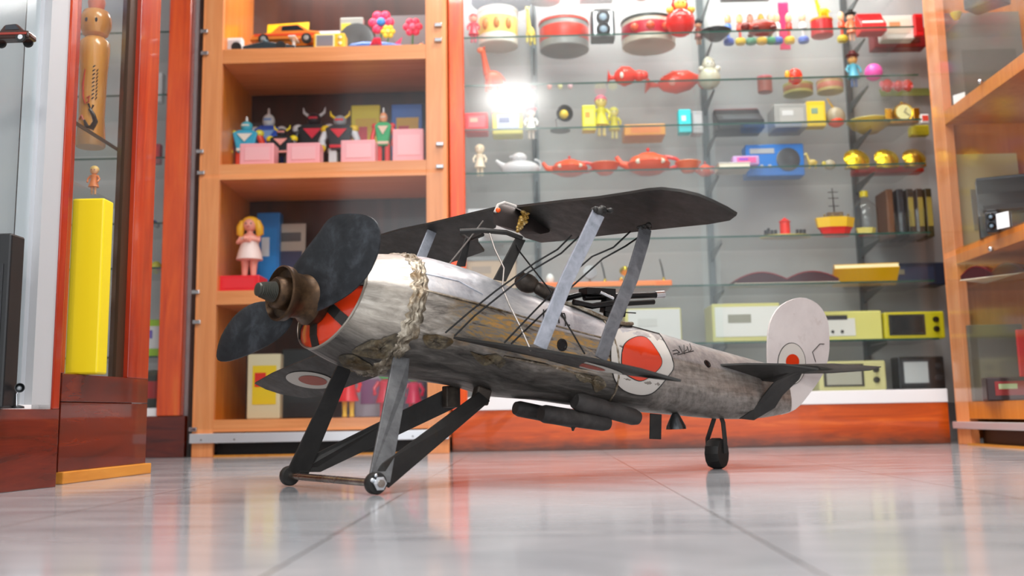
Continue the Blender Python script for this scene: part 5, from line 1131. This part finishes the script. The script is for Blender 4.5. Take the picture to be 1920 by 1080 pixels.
item('animal', 'toy_bird', 'small yellow-green toy bird right of the blue radio', 'toy', 1521, 'D', 3.60, 26, 34, ['#c8b060', '#d8c880'], neck=0.4)
item('turtle', 'toy_snail', 'little olive toy snail between toy bird and gold dishes', 'toy', 1554, 'D', 3.60, 26, 18, ['#a8a088', '#c8b850'])
for i, (px, w_, lb) in enumerate(((1606, 46, 'leftmost of the three, wide rim'), (1662, 44, 'middle of the three, tilted fan shape'), (1714, 42, 'rightmost of the three, brownish'))):
    item('bell', 'gold_dish', 'gold standing dish with ornaments, %s' % lb, 'dish', px, 'D', 3.62, w_*1.2, 36, ['#d8b820', '#b8901a'][i == 2:][:1], group='gold standing dishes')
item('box', 'red_album', 'red album lying beneath the gold dishes', 'album', 1662, 'D', 3.72, 130, 12, ['#c8201c', '#a81814'], d=0.06)
# -- shelf E
item('train', 'train_diorama', 'tiny train circling a red tower on a yellow board', 'toy train', 1472, 'E', 3.62, 96, 40, ['#cdbb5c', '#ee2c18', '#2a2c30'])
item('ship', 'toy_ship', 'toy ship with yellow hull, red keel and black mast', 'toy ship', 1567, 'E', 3.62, 74, 96, ['#e0180f', '#f2c21a'])
item('bottle', 'ship_bottle', 'clear square bottle with yellow cap holding a yellow boat', 'bottle', 1624, 'E', 3.64, 46, 88, ['#e0d06a', '#c8b41c'])
for i, (px, c1, lb) in enumerate(((1662, '#6a4020', 'brown'), (1682, '#23242a', 'dark grey'), (1700, '#302418', 'dark brown gilt-edged'), (1718, '#25221c', 'black gilt-edged'), (1734, '#3c3218', 'olive gilt-edged'))):
    t = item('box', 'standing_book', 'tall %s book standing behind the glass tumblers' % lb, 'book', px, 'E', 3.72, 13, 92, [c1, '#a08a3c' if i > 1 else c1], group='tall books standing at the right end', d=0.12)
item('tumbler', 'glass_tumbler', 'short glass tumbler standing before the dark books', 'glass', 1690, 'E', 3.60, 24, 42, [], group='glass tumblers')
item('tumbler', 'glass_tumbler', 'taller glass tumbler right of the short one', 'glass', 1721, 'E', 3.60, 28, 48, [], group='glass tumblers')
wbx = item('box', 'white_carton', 'white carton with blue lettering beside the orange post, behind the wing', 'box', 910, 'E', 3.70, 66, 74, ['#eef0f4'], d=0.05)
_k = 3.70/F; lt = MB()
for a_, b_ in (((-14, 62), (-14, 74)), ((-7, 62), (-7, 74)), ((-7, 74), (-1, 62)), ((-1, 62), (-1, 74)), ((5, 62), (5, 74)), ((5, 74), (11, 74)), ((5, 68), (10, 68)), ((16, 62), (16, 74))):
    lt.tube([(a_[0]*_k, -0.0262, a_[1]*_k*0.92), (b_[0]*_k, -0.0262, b_[1]*_k*0.92)], 0.0022, 6)
lt.build('blue_lettering', P_('#1c3ca8'), wbx)
item('bowl', 'white_dish', 'wide white dish under the centre of the upper wing', 'dish', 945, 'E', 3.60, 104, 30, ['#eef2f2', '#d8dede'])
# -- shelf F
item('box', 'grey_beige_box', 'beige box with grey lid seen between fuselage and upper wing', 'box', 915, 'F', 3.62, 108, 62, ['#b9a48c', '#c2ad94', '#a8998a', '#8f9494'], d=0.10)
item('bowl', 'orange_basket', 'orange basket left of the beige box, behind the fuselage top', 'basket', 852, 'F', 3.60, 44, 40, ['#f07a28', '#c85a18'])
item('box', 'orange_board', 'long orange board carrying gold instruments behind the gun', 'board', 1130, 'F', 3.66, 250, 12, ['#f07a2c', '#f28a40'], d=0.16)
FB = SH['F']+12*3.66/F
item('scope', 'toy_microscope', 'small microscope with gold foot and dark tube, left of the two', 'microscope', 1134, FB, 3.64, 24, 42, [], group='gold-footed microscopes')
item('scope', 'toy_microscope', 'small microscope with gold foot and dark tube, farther right', 'microscope', 1244, FB, 3.64, 22, 44, [], group='gold-footed microscopes')
item('disc', 'grey_disc', 'grey metal disc standing on the orange board left of a microscope', 'disc', 1106, FB, 3.66, 26, 40, ['#8d8f92'])
item('bell', 'gold_ornament', 'gold ornament standing behind the rear wing strut', 'ornament', 1172, FB, 3.66, 24, 46, ['#d8c83a'])
item('ball', 'white_ball', 'small white ball on the orange board ahead of the cockpit', 'ball', 1031, FB, 3.66, 16, 22, ['#eef8f6'])
item('openbook', 'open_book', 'open book lying face up with dark red curved covers', 'book', 1466, 'F', 3.62, 190, 20, ['#8f1426', '#3c1620'])
item('tiltbook', 'yellow_book', 'thick bright yellow book lying tilted on the shelf beside the open book', 'book', 1624, 'F', 3.61, 118, 34, ['#f8bc08'], rz=-0.12)
item('box', 'blue_case', 'long dark navy case behind the yellow book', 'case', 1675, 'F', 3.75, 175, 42, ['#1c2438', '#20304c', '#7a7462'], d=0.10)
# -- shelf G
CR = ['#c8cac6', '#d8dad6', '#55585a']
item('box', 'cream_case', 'pale grey case with yellow-green edge right of the rear strut', 'case', 1222, 'G', 3.66, 104, 66, ['#c9c676', '#cfd1ce', '#c2c4c0'], d=0.12, pw=0.92, ph=0.9)
item('box', 'record_player', 'white and yellow record player case left of the tail fin', 'record player', 1392, 'G', 3.64, 124, 70, ['#c9c67c', '#dcddd8', '#8f8f80'], d=0.16, pw=0.96, ph=0.78)
item('radio', 'cream_radio', 'cream radio with two knobs right behind the tail fin', 'radio', 1585, 'G', 3.64, 124, 54, ['#dcd87c', '#e2e2dc', '#2c2d30'], round_=False)
item('tv', 'yellow_radio', 'yellow-rimmed set with wide black front at the right shelf end', 'radio', 1706, 'G', 3.64, 110, 50, ['#c8bc1c', '#23221c', '#1c1c1a'])
# -- floor of the cabinet
item('tv', 'small_television', 'cream portable television with round dial behind the tail', 'television', 1590, 'H', 3.66, 122, 54, ['#cdc890', '#3a3a34', '#a9a89a'])
item('tv', 'small_television', 'black portable television with white panel by the right post', 'television', 1722, 'H', 3.66, 84, 60, ['#26282a', '#3c3e42', '#b8bcbe'])
item('box', 'dark_case', 'dark grey case with pale top behind the belly of the biplane', 'case', 1300, 'H', 3.72, 150, 70, ['#4a4b4c', '#5c5d5e'], d=0.12)

# -- beech cabinet, top bay
ZL = LS
def itl(kind, name, label, cat, px, bay, Y, w, h, c, **k):
    z = ZL[bay] if isinstance(bay, int) else bay
    if kind in ('robot', 'box', 'doll', 'tv', 'radio', 'plane', 'racer', 'tin', 'flower') and isinstance(bay, int): h = h+(z-H)*F/YL*(1-(YL+0.02)/Y)*(0.5 if kind in ('plane', 'racer', 'tv') else 1.0)
    return item(kind, name, label, cat, px, z, Y, w, h, c, **k)
itl('card', 'leaning_card', 'pale plastic sheet leaning against the left side of the top bay', 'card', 445, 0, 3.72, 34, 150, ['#d9d6cc'], lean=0.1, rz=0.5)
itl('card', 'yellow_poster', 'yellow and blue fan-shaped picture board in the top bay', 'picture', 532, 0, 3.76, 86, 120, ['#f2c81c', '#5a7a90', '#f0d83c'], lean=0.15, rz=-0.1)
itl('card', 'white_card', 'white printed card leaning at the back of the top bay', 'card', 620, 0, 3.77, 80, 100, ['#dcd8e2', '#c8c4d0'], lean=0.1)
itl('racer', 'slot_car', 'black and white long toy racing car at the left of the top bay', 'toy car', 490, 0, 3.52, 140, 30, ['#26343c', '#f0f2f4', '#3c5a66'])
itl('box', 'white_grille', 'white ribbed toy box beside the black racing car', 'toy', 440, 0, 3.51, 34, 24, ['#eef0f4', '#c8ccd4'], d=0.03)
itl('box', 'tin_stand', 'low dark stand carrying the orange toy car', 'stand', 540, 0, 3.58, 130, 2, ['#2a3030', '#2fb8a8'], d=0.06)
itl('car', 'toy_car', 'orange toy sports car with flame pattern in the top bay', 'toy car', 540, LS[0]+(2+(LS[0]-H)*F/YL*(1-(YL+0.02)/3.58))*3.58/F+0.0012, 3.58, 140, 40, ['#f28a3c', '#e8502a'])
itl('tv', 'toy_television', 'small yellow toy television with grey screen at the shelf edge', 'toy', 620, 0, 3.50, 62, 30, ['#f2c82a', '#f4ecc0', '#8a8a94'])
itl('radio', 'toy_projector', 'grey toy projector with round lens behind the yellow television', 'toy', 660, 0, 3.64, 46, 60, ['#a8aeac', '#5a5e60', '#e0d84a'])
itl('plane', 'toy_rocket_plane', 'blue and pink toy aeroplane lying at the right of the top bay', 'toy aeroplane', 702, 0, 3.53, 110, 30, ['#4a78c8', '#e83a7a', '#8a94a8'])
itl('plane', 'toy_glider', 'blue-grey toy aeroplane behind the blue and pink one', 'toy aeroplane', 756, 0, 3.62, 80, 30, ['#6a8ac0', '#d8dadc', '#5a5a60'])
itl('flower', 'toy_flower', 'toy flower with pink petals and blue centre in the top bay', 'toy flower', 712, 0, 3.70, 60, 110, ['#f0386a', '#3a8ae0'])
itl('flower', 'toy_flower', 'toy flower with yellow petals low in the top bay', 'toy flower', 726, 0, 3.66, 34, 74, ['#e8d420', '#f0e868'])
itl('flower', 'toy_flower', 'toy flower with crimson petals touching the right side of the top bay', 'toy flower', 772, 0, 3.68, 46, 90, ['#e82a5a', '#f06a90'])
itl('ball', 'orange_ball', 'tiny orange ball at the right end of the top bay', 'ball', 790, 0, 3.50, 12, 14, ['#f28a2a'])
itl('card', 'grey_card', 'dark grey board at the back right of the top bay', 'board', 750, 0, 3.79, 100, 130, ['#7c7a80'], lean=0.05)
# second bay
itl('card', 'leaning_card', 'wooden-backed card leaning on the left wall of the second bay', 'card', 428, 1, 3.70, 30, 140, ['#b8864a', '#3c7a3c'], lean=0.1, rz=0.7)
itl('robot', 'toy_robot', 'half blue half red striped toy robot at the left of the second bay', 'toy robot', 461, 1, 3.60, 74, 96, ['#3cb4dc', '#e8442c', '#e8e04a', '#50c0d8', '#f2f2ea'], horns=False)
itl('robot', 'toy_robot', 'dark blue caped toy robot behind the leftmost pink box', 'toy robot', 502, 1, 3.74, 76, 112, ['#2c5ac8', '#4a74e0', '#f4f4f8', '#f0f6fa', '#8ab4f0'], cape='#2a4cc0', horns=False)
itl('robot', 'toy_robot', 'black toy robot with yellow trim between the first two pink boxes', 'toy robot', 528, 1, 3.58, 66, 78, ['#1c2024', '#26282c', '#f2d81c', '#23262a', '#f0a098'])
itl('robot', 'toy_robot', 'tall black and white horned toy robot behind the second pink box', 'toy robot', 588, 1, 3.72, 90, 112, ['#1a1c22', '#2a2c34', '#e8eaee', '#2a2c34', '#e8304a'])
itl('robot', 'toy_robot', 'black and white toy robot with red chest and yellow horns', 'toy robot', 637, 1, 3.62, 80, 104, ['#23252c', '#e8eaf0', '#f2cc1c', '#9aa0a8', '#e8283c'])
itl('box', 'yellow_picture_book', 'upright yellow picture box behind the pink boxes', 'box', 686, 1, 3.76, 56, 112, ['#f2e21c', '#f0c828', '#e84a5a'], d=0.03)
itl('robot', 'toy_robot', 'green and red toy robot with orange head and white antenna', 'toy robot', 719, 1, 3.56, 50, 108, ['#18a860', '#e8302c', '#e83030', '#f0a070', '#e8c8b0'], horns=False)
itl('box', 'picture_box', 'yellow and blue picture box at the back right of the second bay', 'box', 764, 1, 3.76, 60, 112, ['#3c7ad8', '#f2c23c', '#e84a5a'], d=0.03)
PK = ['#f6a8b0', '#f8b6bc']
for i, (px, w_, h_, Y_, lb) in enumerate(((486, 66, 38, 3.50, 'leftmost of the four'), (572, 64, 37, 3.50, 'second of the four, with a thin black slot'), (674, 66, 40, 3.50, 'third of the four, left of the green robot'), (767, 60, 60, 3.51, 'tallest, at the right side of the bay'))):
    t = itl('box', 'pink_box', 'pink cardboard box on the robot shelf, %s' % lb, 'box', px, 1, Y_, w_, h_, PK, group='pink cardboard boxes')
    for ch_ in t.children:
        pass
# third bay
itl('card', 'leaning_picture', 'dark picture board leaning at the left of the blonde doll', 'picture', 432, 2, 3.66, 44, 150, ['#3a3226', '#8a9a70', '#c04a34'], lean=0.12, rz=0.75)
itl('box', 'blue_box', 'tall blue box with white lettering right of the blonde doll', 'box', 504, 2, 3.74, 44, 148, ['#1478c8', '#1a86d8', '#d8ecf8'], d=0.05)
itl('card', 'comic_card', 'grey comic picture card with dark and red figures beside the blue box', 'picture', 540, 2, 3.72, 60, 146, ['#b4aca0', '#3a4668', '#55585c'], lean=0.05)
itl('box', 'red_stand', 'flat bright red stand under the blonde doll', 'stand', 454, 2, 3.53, 82, 26, ['#ee2030', '#f0303c'], d=0.11)
tdoll = item('ball', 'pink_cushion', 'round pink toy half hidden behind the propeller blade', 'toy', 592, LS[2], 3.66, 50, 90, ['#f0a0a0', '#e88a90'])
item('box', 'brown_carton', 'orange-brown carton behind the propeller blade', 'box', 668, LS[2], 3.74, 80, 140, ['#b8641c', '#c8742a'], d=0.06)
def blonde(px, z, Y, h):
    t = thing('blonde_doll', 'blonde doll with arms crossed in a white towel dress standing on red stand', 'doll', (onshelf(px, Y, z), Y, z+0.0006)); h = h*Y/F
    sk, hr, cl = P_('#f4a090', 0.4), P_('#f2b42a', 0.45), P_('#f6dcd8', 0.5)
    for s in (-1, 1): MB().tube([(s*h*0.065, 0, 0), (s*h*0.07, -h*0.01, h*0.05), (s*h*0.065, 0, h*0.22), (s*h*0.08, 0, h*0.42)], [h*0.05, h*0.042, h*0.06, h*0.078], 12).build('leg', sk, t, smooth=True)
    lat_('dress', [(h*0.15, h*0.30), (h*0.205, h*0.31), (h*0.18, h*0.42), (h*0.14, h*0.55), (h*0.15, h*0.64), (h*0.11, h*0.67)], cl, t, n=22)
    lat_('torso', [(h*0.12, h*0.62), (h*0.12, h*0.68), (h*0.05, h*0.73), (h*0.045, h*0.77)], sk, t)
    MB().tube([(-h*0.14, 0, h*0.66), (-h*0.17, -h*0.06, h*0.58), (h*0.05, -h*0.16, h*0.60)], h*0.033, 10).build('arm', sk, t, smooth=True)
    MB().tube([(h*0.14, 0, h*0.66), (h*0.17, -h*0.07, h*0.61), (-h*0.05, -h*0.17, h*0.63)], h*0.033, 10).build('arm', sk, t, smooth=True)
    hd = MB().sph((0, -h*0.02, h*0.86), (h*0.105, h*0.1, h*0.105)).build('head', sk, t, smooth=True)
    for s in (-1, 1): MB().sph((s*h*0.04, -h*0.112, h*0.87), h*0.012, 8, 5).build('eye', M_BLACK, hd)
    MB().tube([(-h*0.02, -h*0.115, h*0.82), (h*0.02, -h*0.115, h*0.82)], h*0.006, 6).build('mouth', P_('#c8283c'), hd)
    hm = MB().sph((0, h*0.03, h*0.885), (h*0.15, h*0.125, h*0.12), 16, 10)
    for s in (-1, 1): hm.tube([(s*h*0.11, 0, h*0.92), (s*h*0.15, -h*0.01, h*0.82), (s*h*0.155, 0.0, h*0.72), (s*h*0.12, 0, h*0.67)], [h*0.05, h*0.065, h*0.06, h*0.02], 10)
    hm.build('hair', hr, t, smooth=True)
blonde(467, LS[2]+26*3.53/F+0.001, 3.53, 122)
# bottom bay
item('box', 'yellow_tin', 'yellow illustrated box with red seal in the bottom bay', 'box', 497, LS[3], 3.56, 62, 120, ['#d8cfae', '#e8c81c', '#d8281c'], d=0.05)
item('box', 'game_carton', 'black carton with cream stroke lettering in the bottom bay', 'box', 570, LS[3], 3.60, 80, 128, ['#1c2226', '#232a2e', '#3a6a7c'], d=0.05)
item('doll', 'boot_figure', 'toy figure with red trousers and yellow boots seen behind the front leg', 'figure', 653, LS[3], 3.55, 44, 120, ['#e81c28', '#f0c890', '#e8202c', '#f0c832'])
item('card', 'grey_comic', 'grey and purple printed card between the front legs', 'card', 690, LS[3], 3.66, 50, 110, ['#a8a0b0', '#8a3a7a', '#2a3a9a'], lean=0.05)
item('doll', 'green_figure', 'toy figure with bright green head and crimson body', 'figure', 722, LS[3], 3.58, 50, 104, ['#d8183c', '#50e070', '#50e070', '#d82034'])
item('doll', 'green_figure', 'second green-headed toy figure, dressed in magenta and red', 'figure', 776, LS[3], 3.60, 54, 96, ['#e01858', '#50d878', '#50d878', '#e81c2c'])
item('card', 'purple_carton', 'dark purple printed card at the back of the bottom bay', 'card', 770, LS[3], 3.72, 60, 104, ['#4a3a58', '#6a5a7a'], lean=0.05)

# -- kokeshi doll and yellow board in the mahogany section
def kokeshi():
    Y = 2.37; z = BSH; x = onshelf(176, Y, z+0.2); t = thing('kokeshi_doll', 'large wooden kokeshi doll with brush lettering behind the mahogany window', 'doll', (x, Y, z+0.0006))
    k = Y/F; m = wood('kokeshi_wood', '#d8892c', '#eda24a', '#f4b765', scale=(18, 18, 2), rough=0.25, coat=0.5, bump=0.02)
    lat_('body', [(26*k, 0), (28*k, 4*k), (24*k, 60*k), (26*k, 150*k), (29*k, 195*k), (28*k, 212*k), (20*k, 221*k), (10*k, 223*k)], m, t, n=36)
    hd = lat_('head', [(12*k, 223*k), (24*k, 229*k), (30*k, 245*k), (30*k, 262*k), (24*k, 276*k), (14*k, 281*k)], m, t, n=36)
    lat_('topknot', [(14*k, 280*k), (17*k, 295*k), (14*k, 312*k), (0, 318*k)], P_('#e0641c'), hd)
    MB().sph((-6*k, -29*k, 250*k), (3.2*k, 1.5*k, 5*k), 8, 6).build('eye', M_BLACK, hd); MB().sph((12*k, -27*k, 250*k), (3.2*k, 1.5*k, 5*k), 8, 6).build('eye', M_BLACK, hd)
    ink, rd = MB(), MB()
    def pt(a, zz): r = 25.2+2.2*(zz/210); return (r*k*math.sin(a), -r*k*math.cos(a), zz*k)
    ink.tube([pt(0.25, 70), pt(0.55, 58), pt(0.7, 46), pt(0.45, 32), pt(0.1, 34), pt(-0.1, 48)], [3*k, 4*k, 5*k, 6*k, 5*k, 2*k], 8)
    ink.tube([pt(0.15, 80), pt(0.35, 68), pt(0.5, 78)], 2*k, 8)
    for i in range(9): ink.tube([pt(0.35, 90+i*8), pt(0.5, 94+i*8)], 1.1*k, 6); ink.tube([pt(0.62, 90+i*7), pt(0.72, 95+i*7)], 1.0*k, 6)
    rd.tube([pt(-0.2, 150), pt(-0.35, 120), pt(-0.3, 95), pt(-0.1, 80)], [1*k, 2*k, 2*k, 1*k], 8); rd.tube([pt(0.0, 92), pt(0.2, 96), pt(0.15, 84), pt(-0.02, 82)], 1.4*k, 6); rd.tube([pt(-0.6, 50), pt(-0.35, 58), pt(-0.2, 48)], 1.5*k, 6)
    ink.build('brush_lettering', P_('#2a1a1c'), t, smooth=True); rd.build('red_brush_strokes', P_('#c83a1c'), t, smooth=True)
kokeshi()
zf = float(zw0)
item('box', 'yellow_board', 'tall plain bright yellow box standing inside the mahogany window', 'box', 162, zf, 2.16, 62, 334, ['#f0d81c'], d=0.05)
item('doll', 'orange_figure', 'orange figure with light hair low behind the yellow box', 'figure', 176, BSH-0.13, 2.30, 30, 60, ['#e8803c', '#f0b080', '#f0c878'])
for i, (px, ci, c1, kind, w_, h_, nm, lb) in enumerate(((292, 1, '#f4f6fa', 'box', 30, 60, 'white_box', 'white box on the corner cabinet shelf near the photo top'), (290, 2, '#c8485a', 'box', 26, 40, 'striped_box', 'red-blue striped box in the corner cabinet'),
        (292, 4, '#e8e04a', 'turtle', 26, 22, 'yellow_toy', 'small yellow and brown toy in the corner cabinet'), (287, 3, '#3c5ac8', 'car', 26, 16, 'tiny_car', 'tiny blue and red toy car in the corner cabinet'), )):
    item(kind, nm, lb, 'toy' if kind != 'box' else 'box', px, CS[ci], YC+0.14, w_, h_, [c1, '#e84a4a' if i else '#e8e8ea', '#f0f0f4'])
item('box', 'colour_box', 'white and lime printed box with red picture low in the corner cabinet', 'box', 288, CS[5], YC+0.12, 44, 70, ['#a8d828', '#f2f2f4', '#7a6ac8'], d=0.06)
item('tin', 'red_wheel_tin', 'round dark tin with red picture at the floor of the corner cabinet', 'tin', 288, zc2, YC+0.14, 44, 72, ['#3a3a30', '#55523c', '#c8282c'])

# -- nearest mahogany cabinet, left edge of the photo
item('car', 'toy_boat', 'dark toy vehicle with red side on the upper shelf at the left edge', 'toy', 22, AS[0], 1.78, 90, 40, ['#3a2018', '#8a2a1c'])
item('box', 'green_box', 'dark box with green top at the upper left corner of the photo', 'box', 20, AS[1], 1.74, 70, 60, ['#26261f', '#3c5a24'], d=0.06)
item('box', 'black_case', 'tall black case standing in the grey-lined cabinet at the left edge', 'case', -30, zA, 1.82, 100, 330, ['#17181a', '#1e1f22'], d=0.05)
item('lamp', 'small_lamp', 'small black lamp on the floor of the grey-lined cabinet', 'lamp', 36, zA, 1.84, 30, 60, ['#2a2c2e', '#9aa0a4'])

# -- right-hand cabinet: wares seen slantwise through the glass
def itr(kind, name, label, cat, px, Y, z, w, h, c, rz=-0.9, **k): return item(kind, name, label, cat, px, z, Y, w, h, c, rz=rz, **k)
YRr = YE-0.17
itr('card', 'grey_board', 'tall grey board standing against the end wall of the right cabinet', 'board', 1860, YE-0.06, RS[0], 150, 210, ['#7c7872', '#6a665f'], rz=0, lean=0.05)
itr('card', 'cream_board', 'cream instruction board behind the black telephone', 'board', 1868, YE-0.06, RS[1], 120, 190, ['#cfbf8c', '#8f8a80'], rz=0, lean=0.05)
itr('machine', 'black_telephone', 'black telephone apparatus on the middle shelf of the right cabinet', 'telephone', 1885, YE-0.30, RS[1], 90, 120, ['#1b1c1e', '#2c2e32', '#303338'], rz=-0.4)
itr('box', 'white_note', 'small white paper sign on the middle shelf edge', 'sign', 1880, YE-0.50, RS[1], 30, 30, ['#f2f6fa'], rz=-1.2, d=0.003)
itr('camera', 'old_camera', 'small dark camera standing left of the white paper sign', 'camera', 1862, YE-0.42, RS[1], 24, 44, [], rz=-0.6, plate='#4a4c50')
itr('box', 'small_white_sign', 'small white sign on the upper wooden shelf of the right cabinet', 'sign', 1798, YE-0.20, RS[0], 26, 18, ['#f2f4f6'], rz=-1.0, d=0.003)
itr('box', 'grey_case', 'grey-framed case leaning in the bottom bay of the right cabinet', 'case', 1870, YE-0.09, RS[2], 100, 140, ['#6a6458', '#7c7a74'], rz=0, d=0.05)
itr('box', 'dark_chest', 'dark red-brown chest with pale diamond emblem on its lid', 'chest', 1895, YE-0.30, RS[2], 90, 42, ['#2c1414', '#8a1818', '#a8c090'], rz=-0.3, d=0.14)
itr('box', 'red_board', 'bright red leaning board at the right edge of the photo', 'board', 1935, YE-0.24, RS[2], 40, 130, ['#e8101c'], rz=0, d=0.01)
itr('openbook', 'open_book', 'open dark red book lying in the bottom bay top of the right cabinet', 'book', 1880, YE-0.30, RS[1]-0.12, 120, 22, ['#6a1420', '#3c1218'], rz=-0.9)
itr('bowl', 'yellow_cup', 'small yellow cup on the top glass shelf of the right cabinet', 'cup', 1792, YE-0.20, zx(1755, 60), 22, 14, ['#c8b420', '#d8c840'])
itr('machine', 'brass_mechanism', 'dark brass mechanism on the top glass shelf of the right cabinet', 'mechanism', 1850, YE-0.30, zx(1755, 60), 70, 60, ['#332c28', '#5a4a30', '#a89020'])
